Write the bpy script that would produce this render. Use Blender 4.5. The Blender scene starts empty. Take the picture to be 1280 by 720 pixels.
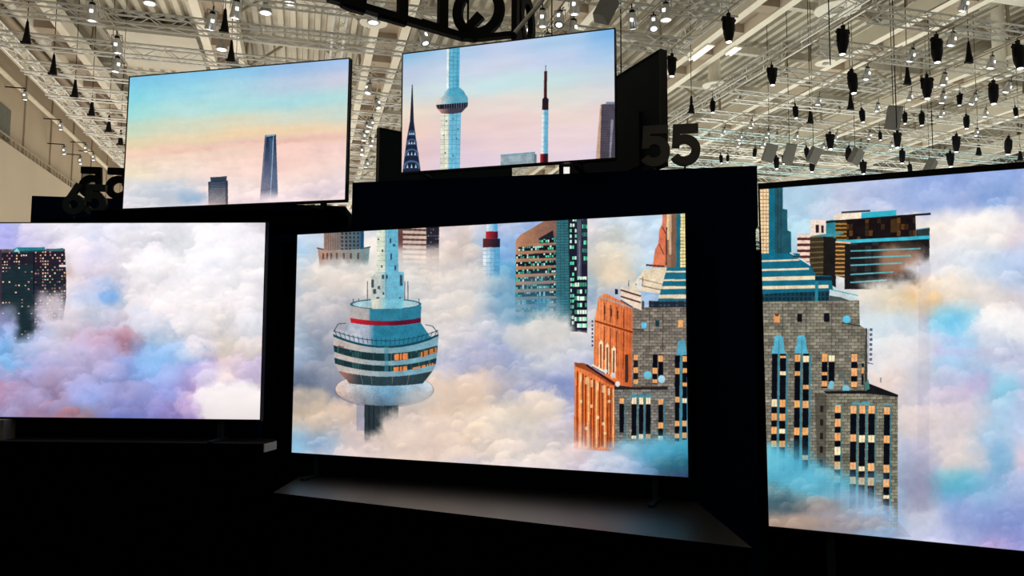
import bpy, bmesh, math, random
import numpy as np
from mathutils import Vector, Matrix

SC = bpy.context.scene
COL = SC.collection
R = math.radians

# ---------------------------------------------------------------- camera
cam_data = bpy.data.cameras.new('camera')
cam_data.sensor_width = 36.0
cam_data.lens = 36.0 * 960.0 / 1280.0
cam_data.clip_end = 300
cam = bpy.data.objects.new('camera', cam_data)
COL.objects.link(cam)
cam.matrix_world = (Matrix.Translation((0, 0, 1.5)) @ Matrix.Rotation(R(90 + 4.5245), 4, 'X')
                    @ Matrix.Rotation(R(0.3316), 4, 'Z'))
SC.camera = cam

# ---------------------------------------------------------------- world, lights, exposure
world = bpy.data.worlds.new('hall_air')
SC.world = world
world.use_nodes = True
world.node_tree.nodes['Background'].inputs[0].default_value = (1.0, 0.93, 0.82, 1)
world.node_tree.nodes['Background'].inputs[1].default_value = 0.02
SC.view_settings.view_transform = 'Standard'
SC.view_settings.look = 'None'
SC.view_settings.exposure = 0.0
SC.view_settings.gamma = 1.0
SC.view_settings.use_curve_mapping = False

# the hall stands in its own frame: U runs along the hall, V across it
TH = R(15.15)
AX = Vector((-math.sin(TH), math.cos(TH), 0))
BX = Vector((math.cos(TH), math.sin(TH), 0))
def hall(u, v, z):
    p = AX * u + BX * v
    return Vector((p.x, p.y, z))

def uplight(name, u, v, z, size, power, color):
    d = bpy.data.lights.new(name, 'AREA')
    d.shape = 'SQUARE'; d.size = size; d.energy = power; d.color = color
    o = bpy.data.objects.new(name, d)
    COL.objects.link(o)
    o.location = hall(u, v, z)
    o.rotation_euler = (math.pi, 0, 0)
# unseen area lights added to brighten the roof, in place of neighbouring stands' glow
WARM = (1.0, 0.93, 0.81); NEUT = (0.99, 1.0, 0.89)
uplight('roof_fill_light', 25, -3, 1.2, 12, 1050, WARM)
uplight('roof_fill_light', 41, -3, 1.2, 12, 1650, WARM)
uplight('roof_fill_light', 60, 4, 1.2, 12, 1900, WARM)
uplight('roof_fill_light', 22, 17, 1.2, 12, 1450, NEUT)
uplight('roof_fill_light', 26, 34, 1.2, 12, 1550, NEUT)
uplight('roof_fill_light', 42, 22, 1.2, 12, 1800, NEUT)
uplight('roof_fill_light', 60, 32, 1.2, 12, 1900, NEUT)
uplight('roof_fill_light', 2, -3, 5.2, 7, 900, NEUT)
uplight('roof_fill_light', -8, 14, 5.2, 8, 1300, NEUT)
uplight('roof_fill_light', 6, 26, 5.2, 8, 1100, NEUT)

# ---------------------------------------------------------------- materials
def mat(name, col, rough=0.6, metal=0.0, spec=0.3, noise=0.0, nscale=8.0, emit=None, estr=0.0, bump=0.0):
    m = bpy.data.materials.new(name)
    m.use_nodes = True
    nt = m.node_tree; b = nt.nodes['Principled BSDF']
    c4 = (col[0], col[1], col[2], 1)
    b.inputs['Base Color'].default_value = c4
    b.inputs['Roughness'].default_value = rough
    b.inputs['Metallic'].default_value = metal
    b.inputs['Specular IOR Level'].default_value = spec
    if noise or bump:
        tc = nt.nodes.new('ShaderNodeTexCoord')
        nz = nt.nodes.new('ShaderNodeTexNoise')
        nz.inputs['Scale'].default_value = nscale
        nz.inputs['Detail'].default_value = 5
        nt.links.new(tc.outputs['Object'], nz.inputs['Vector'])
        if noise:
            mr = nt.nodes.new('ShaderNodeMapRange')
            mr.inputs[1].default_value = 0.3; mr.inputs[2].default_value = 0.7
            mr.inputs[3].default_value = 1 - noise; mr.inputs[4].default_value = 1 + noise
            nt.links.new(nz.outputs['Fac'], mr.inputs[0])
            mx = nt.nodes.new('ShaderNodeVectorMath'); mx.operation = 'SCALE'
            mx.inputs[0].default_value = col
            nt.links.new(mr.outputs[0], mx.inputs['Scale'])
            nt.links.new(mx.outputs[0], b.inputs['Base Color'])
        if bump:
            bp = nt.nodes.new('ShaderNodeBump'); bp.inputs['Strength'].default_value = bump
            nt.links.new(nz.outputs['Fac'], bp.inputs['Height'])
            nt.links.new(bp.outputs[0], b.inputs['Normal'])
    if emit:
        b.inputs['Emission Color'].default_value = (*emit, 1)
        b.inputs['Emission Strength'].default_value = estr
    return m

M = {}
M['black_wall'] = mat('black_wall', (0.0022, 0.0080, 0.032), 0.8, spec=0.01, noise=0.15, nscale=3)
M['black_trim'] = mat('black_trim', (0.0010, 0.0010, 0.0014), 0.8, spec=0.0, noise=0.1)
M['ledge'] = mat('ledge', (0.020, 0.0195, 0.020), 0.36, spec=0.62, noise=0.08, nscale=14)
M['ledge_dark'] = mat('ledge_dark', (0.010, 0.010, 0.011), 0.5, spec=0.25, noise=0.08, nscale=14)
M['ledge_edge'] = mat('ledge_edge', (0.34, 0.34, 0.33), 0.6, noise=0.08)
M['tv_body'] = mat('tv_body', (0.013, 0.021, 0.033), 0.6, spec=0.08, noise=0.06)
M['tv_bezel'] = mat('tv_bezel', (0.008, 0.008, 0.009), 0.35, spec=0.3)
M['grey_sign'] = mat('grey_sign', (0.115, 0.11, 0.118), 0.55, spec=0.3, noise=0.05)
M['blue_sign'] = mat('blue_sign', (0.020, 0.034, 0.046), 0.5, spec=0.3, noise=0.05)
M['dark_sign'] = mat('dark_sign', (0.0035, 0.004, 0.006), 0.6, spec=0.1, noise=0.05)
M['grey_block'] = mat('grey_block', (0.16, 0.16, 0.15), 0.7, noise=0.06)
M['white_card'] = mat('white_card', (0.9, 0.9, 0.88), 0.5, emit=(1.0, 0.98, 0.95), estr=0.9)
M['carpet'] = mat('carpet', (0.02, 0.02, 0.022), 0.95, spec=0.05, noise=0.3, nscale=60)
M['deck'] = mat('deck', (0.56, 0.52, 0.43), 0.6, noise=0.22, nscale=0.35)
M['panel'] = mat('panel', (0.60, 0.57, 0.49), 0.7, noise=0.10, nscale=0.6)
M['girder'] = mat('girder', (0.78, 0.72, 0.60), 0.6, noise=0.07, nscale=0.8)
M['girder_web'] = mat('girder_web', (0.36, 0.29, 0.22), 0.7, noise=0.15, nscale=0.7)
M['brace'] = mat('brace', (0.34, 0.28, 0.20), 0.7, noise=0.1)
M['purlin'] = mat('purlin', (0.55, 0.51, 0.43), 0.6, noise=0.1)
M['wall'] = mat('wall', (0.42, 0.34, 0.245), 0.8, noise=0.07, nscale=0.7)
M['wall_low'] = mat('wall_low', (0.50, 0.42, 0.315), 0.8, noise=0.05, nscale=0.5)
M['win_dark'] = mat('win_dark', (0.10, 0.11, 0.09), 0.4, noise=0.2)
M['alu'] = mat('alu', (0.70, 0.69, 0.65), 0.5, metal=0.3, spec=0.5, noise=0.08)
M['alu_cool'] = mat('alu_cool', (0.50, 0.62, 0.63), 0.5, metal=0.3, spec=0.5, noise=0.08)
M['tray'] = mat('tray', (0.62, 0.55, 0.42), 0.6, noise=0.1)
M['lamp_black'] = mat('lamp_black', (0.005, 0.005, 0.007), 0.6, spec=0.12, noise=0.1)
M['lamp_chrome'] = mat('lamp_chrome', (0.72, 0.72, 0.74), 0.28, metal=0.85, noise=0.1)
M['lamp_grey'] = mat('lamp_grey', (0.42, 0.42, 0.42), 0.4, metal=0.5, noise=0.1)
M['lens'] = mat('lens', (0.9, 0.9, 0.9), 0.3, emit=(1.0, 0.97, 0.92), estr=5.0)
M['lens_and_glint'] = mat('lens_and_glint', (0.9, 0.9, 0.9), 0.3, emit=(0.85, 0.94, 1.0), estr=4.0)
M['strip'] = mat('strip', (0.9, 0.9, 0.9), 0.4, emit=(1.0, 0.97, 0.95), estr=0.9)
M['cable'] = mat('cable', (0.012, 0.012, 0.012), 0.7, spec=0.1, noise=0.1)
M['speaker'] = mat('speaker', (0.17, 0.165, 0.15), 0.7, noise=0.08)
M['diffuser'] = mat('diffuser', (0.74, 0.70, 0.60), 0.6, noise=0.05)
M['diffuser_hole'] = mat('diffuser_hole', (0.30, 0.28, 0.24), 0.7)
M['silver'] = mat('silver', (0.55, 0.55, 0.55), 0.35, metal=0.7, noise=0.08)
for k in ('lens', 'lens_and_glint', 'strip'):
    M[k].cycles.emission_sampling = 'NONE'

# ---------------------------------------------------------------- mesh helpers
class MB:
    def __init__(s): s.v = []; s.f = []
    def box(s, x0, x1, y0, y1, z0, z1):
        n = len(s.v)
        s.v += [(x0,y0,z0),(x1,y0,z0),(x1,y1,z0),(x0,y1,z0),(x0,y0,z1),(x1,y0,z1),(x1,y1,z1),(x0,y1,z1)]
        s.f += [tuple(n+i for i in q) for q in ((3,2,1,0),(4,5,6,7),(0,1,5,4),(1,2,6,5),(2,3,7,6),(3,0,4,7))]
        return s
    def prism(s, poly, z0, z1):
        n = len(s.v); k = len(poly)
        s.v += [(p[0], p[1], z0) for p in poly] + [(p[0], p[1], z1) for p in poly]
        s.f += [tuple(n+k-1-i for i in range(k)), tuple(n+k+i for i in range(k))]
        s.f += [(n+i, n+(i+1) % k, n+k+(i+1) % k, n+k+i) for i in range(k)]
        return s
    def tube(s, a, b, r, seg=6, r2=None, caps=True):
        a, b = Vector(a), Vector(b); d = (b-a).normalized()
        q = d.orthogonal().normalized(); w = d.cross(q); n = len(s.v)
        r2 = r if r2 is None else r2
        for p, rr in ((a, r), (b, r2)):
            for i in range(seg):
                t = 2*math.pi*i/seg
                s.v.append(tuple(p + q*math.cos(t)*rr + w*math.sin(t)*rr))
        s.f += [(n+i, n+(i+1) % seg, n+seg+(i+1) % seg, n+seg+i) for i in range(seg)]
        if caps: s.f += [tuple(n+seg-1-i for i in range(seg)), tuple(n+seg+i for i in range(seg))]
        return s
    def lathe(s, prof, seg=16, z0=0.0, caps=True):
        n = len(s.v); k = len(prof)
        for r, z in prof:
            for i in range(seg):
                t = 2*math.pi*i/seg; s.v.append((r*math.cos(t), r*math.sin(t), z+z0))
        for j in range(k-1):
            for i in range(seg):
                s.f.append((n+j*seg+i, n+j*seg+(i+1) % seg, n+(j+1)*seg+(i+1) % seg, n+(j+1)*seg+i))
        if caps:
            s.f.append(tuple(n+seg-1-i for i in range(seg))); s.f.append(tuple(n+(k-1)*seg+i for i in range(seg)))
        return s
    def stroke(s, path, w, d, closed=False):
        # a flat ribbon of width w along a path in the XZ plane, made solid with depth d (along Y)
        k = len(path); P = [Vector((p[0], p[1])) for p in path]; L = []; Rr = []
        for i in range(k):
            if closed: p0, p1 = P[i-1], P[(i+1) % k]
            else: p0, p1 = P[max(i-1, 0)], P[min(i+1, k-1)]
            if not closed and 0 < i < k-1 or closed:
                d0 = (P[i]-p0).normalized(); d1 = (p1-P[i]).normalized()
                t = (d0+d1)
                t = d0 if t.length < 1e-6 else t.normalized()
                c = max(0.35, t.dot(d0))
            else: t = (p1-p0).normalized(); c = 1
            nn = Vector((-t.y, t.x)) * (w/2/c)
            L.append(P[i]+nn); Rr.append(P[i]-nn)
        n = len(s.v)
        for y in (-d/2, d/2):
            for i in range(k): s.v += [(L[i].x, y, L[i].y), (Rr[i].x, y, Rr[i].y)]
        m = 2*k
        for i in range(k if closed else k-1):
            a = n+2*i; b = n+2*((i+1) % k)
            s.f += [(a, a+1, b+1, b), (a+m, b+m, b+1+m, a+1+m), (a, b, b+m, a+m), (a+1, a+1+m, b+1+m, b+1)]
        if not closed:
            e = n+2*(k-1)
            s.f += [(n, n+m, n+m+1, n+1), (e, e+1, e+m+1, e+m)]
        return s
    def data(s, name, m, smooth=False):
        me = bpy.data.meshes.new(name)
        me.from_pydata(s.v, [], s.f)
        bm = bmesh.new(); bm.from_mesh(me)
        bmesh.ops.recalc_face_normals(bm, faces=bm.faces[:])
        bm.to_mesh(me); bm.free()
        me.materials.append(m)
        if smooth:
            for p in me.polygons: p.use_smooth = True
            try: me.set_sharp_from_angle(angle=R(40))
            except Exception: pass
        return me
    def build(s, name, m, parent=None, smooth=False):
        return link(name, s.data(name, m, smooth), parent)

def link(name, me, parent=None):
    o = bpy.data.objects.new(name, me)
    COL.objects.link(o)
    if parent: o.parent = parent
    return o
def tag(o, label=None, cat=None, group=None, kind=None):
    if label: o['label'] = label
    if cat: o['category'] = cat
    if group: o['group'] = group
    if kind: o['kind'] = kind
    return o
def empty(name, loc, rz=0, rx=0, ry=0):
    o = bpy.data.objects.new(name, None)
    COL.objects.link(o)
    o.location = loc; o.rotation_euler = (rx, ry, rz); o.empty_display_size = 0.1
    return o
def copy_tree(o, parent=None):
    c = o.copy(); COL.objects.link(c)
    if parent: c.parent = parent
    for ch in list(o.children): copy_tree(ch, c)
    return c
def struct(o): o['kind'] = 'structure'; return o
def ordinal(n):
    names = ['first', 'second', 'third', 'fourth', 'fifth', 'sixth', 'seventh', 'eighth', 'ninth', 'tenth', 'eleventh', 'twelfth',
             'thirteenth', 'fourteenth', 'fifteenth', 'sixteenth', 'seventeenth', 'eighteenth', 'nineteenth', 'twentieth']
    return names[n] if n < len(names) else 'far'

# ---------------------------------------------------------------- picture painter for the displays
rng = np.random.default_rng(7)
def vnoise(x, y, seed):
    g = np.random.default_rng(seed).random((64, 64)).astype(np.float32)*6.2832
    gx, gy = np.cos(g), np.sin(g)
    xi = np.floor(x).astype(np.int32); yi = np.floor(y).astype(np.int32)
    fx = (x-xi).astype(np.float32); fy = (y-yi).astype(np.float32)
    x0 = xi & 63; x1 = (xi+1) & 63; y0 = yi & 63; y1 = (yi+1) & 63
    def dot(ix, iy, dx, dy): return gx[iy, ix]*dx+gy[iy, ix]*dy
    ux = fx*fx*fx*(fx*(fx*6-15)+10); uy = fy*fy*fy*(fy*(fy*6-15)+10)
    a = dot(x0, y0, fx, fy)*(1-ux)+dot(x1, y0, fx-1, fy)*ux
    b = dot(x0, y1, fx, fy-1)*(1-ux)+dot(x1, y1, fx-1, fy-1)*ux
    return (a*(1-uy)+b*uy)*1.5
def fbm(x, y, scale, octv=5, seed=1, gain=0.5, billow=False):
    out = 0; amp = 1.0; tot = 0
    for o in range(octv):
        k = 2.0**o/scale; c, sn = math.cos(o*0.9+seed), math.sin(o*0.9+seed)
        n = vnoise((x*c-y*sn)*k+o*17.3+seed, (x*sn+y*c)*k+o*9.1+300, seed*31+o)
        if billow: n = 1-2*np.abs(n)
        out = out+n*amp; tot += amp; amp *= gain
    return out/tot
def sstep(a, b, x):
    t = np.clip((x-a)/(b-a), 0, 1); return t*t*(3-2*t)

class Art:
    """paints one display picture; x, y are coordinates on the picture, measured where its content sits"""
    def __init__(s, w, h, quad):
        s.w, s.h = w, h; s.tex = 0.16
        (x0,y0),(x1,y1),(x2,y2),(x3,y3) = quad      # corners: top left, top right, bottom right, bottom left
        src = [(0,0),(1,0),(1,1),(0,1)]; A = []; b = []
        for (u, v), (x, y) in zip(src, quad):
            A += [[u,v,1,0,0,0,-u*x,-v*x],[0,0,0,u,v,1,-u*y,-v*y]]; b += [x, y]
        q = np.linalg.solve(np.array(A, float), np.array(b, float))
        U, V = np.meshgrid((np.arange(w)+.5)/w, (np.arange(h)+.5)/h)
        s.U, s.V = U.astype(np.float32), V.astype(np.float32)
        d = q[6]*U+q[7]*V+1
        s.X = ((q[0]*U+q[1]*V+q[2])/d).astype(np.float32); s.Y = ((q[3]*U+q[4]*V+q[5])/d).astype(np.float32)
        s.a = np.zeros((h, w, 3), np.float32)
    def grid(s, xs, ys, rows, warp=0, wscale=60, seed=3, uv=False, octv=5):
        X, Y = (s.U, s.V) if uv else (s.X, s.Y)
        if warp:
            X = X+warp*fbm(s.X, s.Y, wscale, octv, seed, 0.55); Y = Y+warp*0.8*fbm(s.X, s.Y, wscale, octv, seed+5, 0.55)
        G = np.array(rows, np.float32); xs = np.array(xs, float); ys = np.array(ys, float)
        fx = np.interp(X, xs, np.arange(len(xs))); fy = np.interp(Y, ys, np.arange(len(ys)))
        ix = np.clip(fx.astype(int), 0, len(xs)-2); iy = np.clip(fy.astype(int), 0, len(ys)-2)
        tx = (fx-ix)[..., None]; ty = (fy-iy)[..., None]
        tx = tx*tx*(3-2*tx); ty = ty*ty*(3-2*ty)
        s.a = ((G[iy, ix]*(1-tx)+G[iy, ix+1]*tx)*(1-ty)+(G[iy+1, ix]*(1-tx)+G[iy+1, ix+1]*tx)*ty).astype(np.float32)
    def detail(s, amp, scale, seed=9, octv=6):
        n = fbm(s.X+8*fbm(s.X, s.Y, scale, 3, seed+3), s.Y, scale, octv, seed, 0.55, True)
        s.a += (n[..., None]-0.15)*np.array(amp, np.float32)
    def mix(s, m, col):
        m = np.clip(m, 0, 1)[..., None]; c = np.asarray(col, np.float32)
        s.a = s.a*(1-m)+c*m
    def win(s, x0, x1, y0, y1):
        k = (s.X >= x0) & (s.X <= x1) & (s.Y >= y0) & (s.Y <= y1)
        r = np.where(k.any(1))[0]; c = np.where(k.any(0))[0]
        if len(r) == 0 or len(c) == 0: return None
        return slice(max(r[0]-1, 0), r[-1]+2), slice(max(c[0]-1, 0), c[-1]+2)
    def poly(s, pts, col, a=1.0):
        """fill a polygon with a colour, or with a pattern col(X, Y)"""
        P = np.array(pts, float)
        W = s.win(P[:,0].min()-2, P[:,0].max()+2, P[:,1].min()-2, P[:,1].max()+2)
        if W is None: return
        X, Y = s.X[W], s.Y[W]
        px = 0.25; cov = np.zeros_like(X)
        for ox, oy in ((-px,-px),(px,-px),(-px,px),(px,px)):
            xx, yy = X+ox, Y+oy; ins = np.zeros(X.shape, bool); j = len(P)-1
            for i in range(len(P)):
                xi, yi = P[i]; xj, yj = P[j]
                if yi != yj: ins ^= ((yi > yy) != (yj > yy)) & (xx < (xj-xi)*(yy-yi)/(yj-yi)+xi)
                j = i
            cov += ins*0.25
        c = col(X, Y) if callable(col) else np.asarray(col, np.float32)
        if s.tex: c = c*(1+s.tex*(0.6*fbm(X, Y, 2.6, 2, 91)+0.9*fbm(X, Y, 12, 3, 93)))[..., None]
        m = (cov*a)[..., None]
        s.a[W] = s.a[W]*(1-m)+c*m
    def rect(s, x0, x1, y0, y1, col, a=1.0): s.poly([(x0,y0),(x1,y0),(x1,y1),(x0,y1)], col, a)
    def line(s, p, q, w, col, a=1.0):
        p = np.array(p, float); q = np.array(q, float); d = q-p; n = np.array([-d[1], d[0]])/max(np.hypot(*d), 1e-6)*w/2
        s.poly([p+n, q+n, q-n, p-n], col, a)
    def puff(s, cx, cy, rx, ry, col, soft=0.35, rough=0.35, seed=1, a=1.0, scale=28):
        W = s.win(cx-rx*2, cx+rx*2, cy-ry*2, cy+ry*2)
        if W is None: return
        X, Y = s.X[W], s.Y[W]
        d = np.hypot((X-cx)/rx, (Y-cy)/ry)+rough*fbm(X, Y, scale, 5, seed, 0.55)
        m = (sstep(1+soft*0.5, 1-soft*0.5, d)*a)[..., None]
        sh = 1.0-0.05*np.clip((Y-cy)/ry, -1, 1)[..., None]
        s.a[W] = s.a[W]*(1-m)+np.asarray(col, np.float32)*sh*m
    def cumulus(s, n, rmin, rmax, amp=1.0, seed=1, lit=(-0.35, -0.94), warm=(30, 24, 18), cool=(-30, -24, -12), y0=None, y1=None, squash=0.8, x0=None, x1=None):
        """heaps n cauliflower lobes over the picture, far ones first, tinted by what is under them"""
        r = np.random.default_rng(seed)
        X0, X1, Y0, Y1 = s.X.min(), s.X.max(), s.Y.min(), s.Y.max()
        if y0 is not None: Y0, Y1 = y0, y1
        if x0 is not None: X0, X1 = x0, x1
        nz = fbm(s.X, s.Y, 22, 5, seed+50, 0.6); nz2 = fbm(s.X, s.Y, 9, 4, seed+60, 0.6)
        base = s.a.copy()
        P = [(r.uniform(X0, X1), r.uniform(Y0, Y1)) for _ in range(n)]
        P.sort(key=lambda q: q[1])
        for (cx, cy) in P:
            t = r.random()**1.7; rx = rmin+(rmax-rmin)*t; ry = rx*squash*r.uniform(0.75, 1.05); k = r.uniform(0.6, 1.0)
            W = s.win(cx-rx*1.5, cx+rx*1.5, cy-ry*1.5, cy+ry*1.5)
            if W is None: continue
            dx = (s.X[W]-cx)/rx; dy = (s.Y[W]-cy)/ry
            d = np.hypot(dx, dy)+0.55*nz[W]+0.22*nz2[W]
            m = sstep(1.02, 0.72, d)*sstep(0.95, -0.35, dy+0.3*nz[W])*k
            sh = np.clip(dx*lit[0]+dy*lit[1]+0.5*nz[W], -1, 1)+0.15
            tint = np.where((sh > 0)[..., None], sh[..., None]*np.array(warm, np.float32), -sh[..., None]*np.array(cool, np.float32))*amp
            iy = min(max(W[0].start+(W[0].stop-W[0].start)//2, 0), s.h-1); ix = min(max(W[1].start+(W[1].stop-W[1].start)//2, 0), s.w-1)
            col = 0.45*base[iy, ix]+0.55*base[W]+tint
            s.a[W] = s.a[W]*(1-m[..., None])+col*m[..., None]
        s.a += (nz2*5+nz*4)[..., None]*amp
    def fog(s, cloud, x0, x1, y0, y1, fx=12, fy=14, rough=10, seed=5, a=1.0, scale=26):
        """drifts the cloud picture back over what was painted"""
        W = s.win(x0-fx*2-rough, x1+fx*2+rough, y0-fy*2-rough, y1+fy*2+rough)
        if W is None: return
        X, Y = s.X[W], s.Y[W]
        n1 = rough*fbm(X, Y, scale, 5, seed, 0.55); n2 = rough*fbm(X, Y, scale, 5, seed+4, 0.55)
        m = sstep(x0-fx, x0+fx, X+n1)*sstep(x1+fx, x1-fx, X+n1)*sstep(y0-fy, y0+fy, Y+n2)*sstep(y1+fy, y1-fy, Y+n2)*a
        m = m[..., None]
        s.a[W] = s.a[W]*(1-m)+cloud[W]*m
    def tone(s, g, sat=1.0):
        a = np.clip(s.a, 0, 255); l = a.mean(2, keepdims=True)
        s.a = (255*(np.clip(l+(a-l)*sat, 0, 255)/255)**g).astype(np.float32)
    def image(s, name):
        im = bpy.data.images.new(name, s.w, s.h)
        buf = np.ones((s.h, s.w, 4), np.float32)
        buf[..., :3] = np.clip(s.a[::-1], 0, 255)/255
        im.pixels.foreach_set(buf.ravel()); im.update(); im.pack()
        return im

def lerp(a, b, t): return np.asarray(a, np.float32)*(1-t)+np.asarray(b, np.float32)*t
def hgrad(x0, x1, c0, c1):
    return lambda X, Y: lerp(c0, c1, np.clip((X-x0)/(x1-x0), 0, 1)[..., None])
def vgrad(y0, y1, c0, c1):
    return lambda X, Y: lerp(c0, c1, np.clip((Y-y0)/(y1-y0), 0, 1)[..., None])
def bands(y0, per, duty, ca, cb, skew=0.0, axis=1, x0=0.0):
    def f(X, Y):
        t = (((Y if axis else X)-y0+skew*((X if axis else Y)-x0))/per) % 1.0
        return np.where((t < duty)[..., None], np.asarray(ca, np.float32), np.asarray(cb, np.float32))
    return f
def stone(base, seed=1, bw=7.0, bh=3.6):
    def f(X, Y):
        r = np.floor(Y/bh); xs = X/bw+0.5*(r % 2); c = np.floor(xs)
        h = (np.sin(c*12.9898+r*78.233+seed)*43758.5453) % 1.0
        j = ((Y/bh % 1.0) < 0.22) | ((xs % 1.0) < 0.12)
        k = (0.82+0.36*h)*np.where(j, 0.72, 1.0)*(1+0.12*fbm(X, Y, 14, 4, 77+seed))
        return np.asarray(base, np.float32)*k[..., None]
    return f
def lights(base, cw, ch, dens, cols, seed=1, skew=0.0, lw=0.55, lh=0.5):
    def f(X, Y):
        yy = Y+skew*X; c = np.floor(X/cw); r = np.floor(yy/ch)
        h = np.abs(np.sin(c*127.1+r*311.7+seed)*43758.5453) % 1.0
        h2 = np.abs(np.sin(c*269.5+r*183.3+seed)*28001.8384) % 1.0
        on = (h < dens) & ((X/cw % 1) < lw) & ((yy/ch % 1) < lh)
        C = np.asarray(cols, np.float32)[np.minimum((h2*len(cols)).astype(int), len(cols)-1)]
        return np.where(on[..., None], C, np.asarray(base, np.float32))
    return f
OR = (238, 170, 105); PALE = (250, 232, 190); BLK = (12, 14, 22); TEAL = (28, 106, 130); CREAM = (238, 214, 178)
def window_strip(A, x0, x1, y0, y1, lit, dark=BLK, w=OR, hi=()):
    A.rect(x0, x1, y0, y1, dark)
    for k, (a, b) in enumerate(lit):
        A.rect(x0, x1, a, b, PALE if k in hi else w)
        A.line(((x0+x1)/2, a), ((x0+x1)/2, b), 0.5, (150, 95, 60), 0.6)

#ART_BEGIN
def paint_centre():
    A = Art(1080, 608, [(372.5,290.8),(855.5,267.2),(862,597),(364.5,567.8)])
    xs = [365,410,455,500,545,590,635,680,725,770,815,860]; ys = [275,310,345,380,415,450,485,520,555,595]
    A.grid(xs, ys, [
     [(175,195,225),(200,205,220),(190,200,220),(205,210,225),(222,212,212),(225,215,215),(190,195,215),(150,175,215),(215,210,220),(215,225,235),(200,220,235),(200,215,230)],
     [(165,200,230),(205,215,225),(220,220,220),(215,215,215),(225,215,210),(205,195,190),(140,175,215),(150,175,205),(205,205,205),(205,205,200),(185,205,225),(200,200,200)],
     [(185,200,215),(215,212,210),(228,222,215),(215,215,215),(220,215,210),(205,200,200),(100,165,200),(90,140,170),(170,190,205),(225,210,190),(150,195,230),(200,200,200)],
     [(190,195,205),(195,195,200),(175,175,180),(190,195,200),(205,205,210),(220,215,212),(160,185,205),(90,150,180),(160,175,195),(190,200,215),(170,190,215),(190,190,190)],
     [(175,190,205),(160,165,178),(160,165,175),(190,195,205),(215,210,210),(205,205,212),(185,195,210),(190,192,195),(205,205,210),(200,200,200),(200,200,200),(200,200,200)],
     [(165,180,200),(145,155,172),(160,165,180),(180,185,200),(195,198,212),(165,172,200),(155,168,198),(200,204,212),(200,205,215),(190,190,210),(190,190,210),(190,190,210)],
     [(105,118,140),(140,146,162),(165,160,170),(190,180,180),(205,195,190),(212,196,186),(180,178,186),(155,164,195),(145,158,200),(150,150,190),(150,170,200),(120,170,200)],
     [(196,184,172),(204,188,174),(190,180,180),(205,195,190),(222,206,194),(222,210,198),(220,212,202),(218,210,202),(165,172,210),(160,170,205),(100,168,196),(70,168,206)],
     [(148,190,216),(160,182,205),(215,203,203),(228,213,203),(224,206,194),(220,204,190),(220,210,203),(213,207,205),(203,193,198),(175,188,205),(100,162,190),(50,134,156)],
     [(190,215,230),(205,205,215),(225,210,210),(225,212,208),(218,212,215),(215,212,225),(222,218,225),(222,216,220),(200,195,210),(185,198,220),(140,165,198),(66,86,118)]],
     warp=34, wscale=58, seed=3, octv=6)
    A.detail((16, 14, 12), 46, 11)
    A.cumulus(330, 9, 40, 0.9, 3)
    A.puff(690, 410, 36, 17, (226, 222, 216), 0.9, 0.5, 21, 0.75)
    A.puff(660, 425, 26, 15, (214, 212, 212), 0.9, 0.5, 22, 0.6)
    A.puff(560, 385, 34, 20, (226, 220, 214), 1.0, 0.5, 23, 0.6)
    A.puff(565, 498, 50, 22, (226, 206, 190), 0.9, 0.5, 24, 0.7)
    A.puff(672, 510, 34, 17, (228, 216, 204), 0.8, 0.5, 25, 0.75)
    A.puff(385, 502, 26, 18, (214, 198, 180), 0.8, 0.5, 26, 0.7)
    A.puff(520, 545, 60, 24, (230, 214, 204), 1.0, 0.5, 27, 0.6)
    A.puff(760, 330, 30, 16, (226, 212, 192), 1.2, 0.5, 28, 0.5)
    A.puff(420, 350, 34, 14, (226, 218, 212), 1.0, 0.5, 29, 0.6)
    A.cumulus(240, 6, 20, 0.75, 8); A.tone(1.2, 1.12)
    cloud = A.a.copy()
    # brown building behind, crowned by an octagon
    A.poly([(406,286),(456,286),(456,312),(406,312)], hgrad(406, 456, (158,128,112), (62,92,110)))
    for x in range(428, 456, 5):
        for y in range(288, 312, 5): A.rect(x, x+2.4, y, y+3, (40,52,62))
    A.rect(452.5, 456.5, 284, 312, (26,72,112))
    for x in range(408, 428, 3): A.rect(x, x+1, 286, 312, (112,88,80), 0.7)
    A.poly([(398,307),(406,309),(412,311),(450,309),(464,306),(462,330),(401,335)], hgrad(400, 462, (176,138,120), (120,146,150)))
    for x in (404, 409, 414, 421, 430, 439, 448): A.rect(x, x+2.4, 314, 322, (96,70,66))
    A.line((397,307.5),(406,309.5),1.2,(60,50,60)); A.line((452,309),(465,306.5),1.2,(50,70,90))
    A.fog(cloud, 380, 480, 326, 420, 10, 9, 12, 31)
    # striped block
    A.rect(499, 551, 280, 372, bands(283.5, 6.2, 0.58, (206,180,164), (92,70,68), -0.03))
    A.rect(499, 505.5, 280, 372, (102,66,66)); A.rect(535, 551, 280, 372, lights((38,36,46), 3, 4, 0.4, [(110,100,105),(70,80,100)], 4))
    A.fog(cloud, 480, 570, 306, 420, 12, 7, 6, 33, 0.72); A.fog(cloud, 480, 570, 322, 420, 14, 14, 8, 34, 0.9)
    # small round tower with a red collar
    A.poly([(610.5,278),(624,278),(624,289),(610.5,289)], hgrad(611, 622, (230,236,240), (84,160,205)))
    A.poly([(609.5,288),(624.5,288),(624.5,297),(609.5,297)], hgrad(610, 623, (196,44,46), (70,20,40)))
    A.poly([(606,297),(627,297),(627,308),(606,308)], hgrad(607, 624, (96,40,42), (30,28,46)))
    A.poly([(606,308),(627,308),(627,352),(606,352)], hgrad(608, 622, (222,228,232), (90,162,206)))
    for y in range(312, 350, 5): A.line((606,y),(627,y),0.6,(70,120,150),0.5)
    for x in (611,616,621): A.line((x,308),(x,350),0.6,(70,120,150),0.5)
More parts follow.
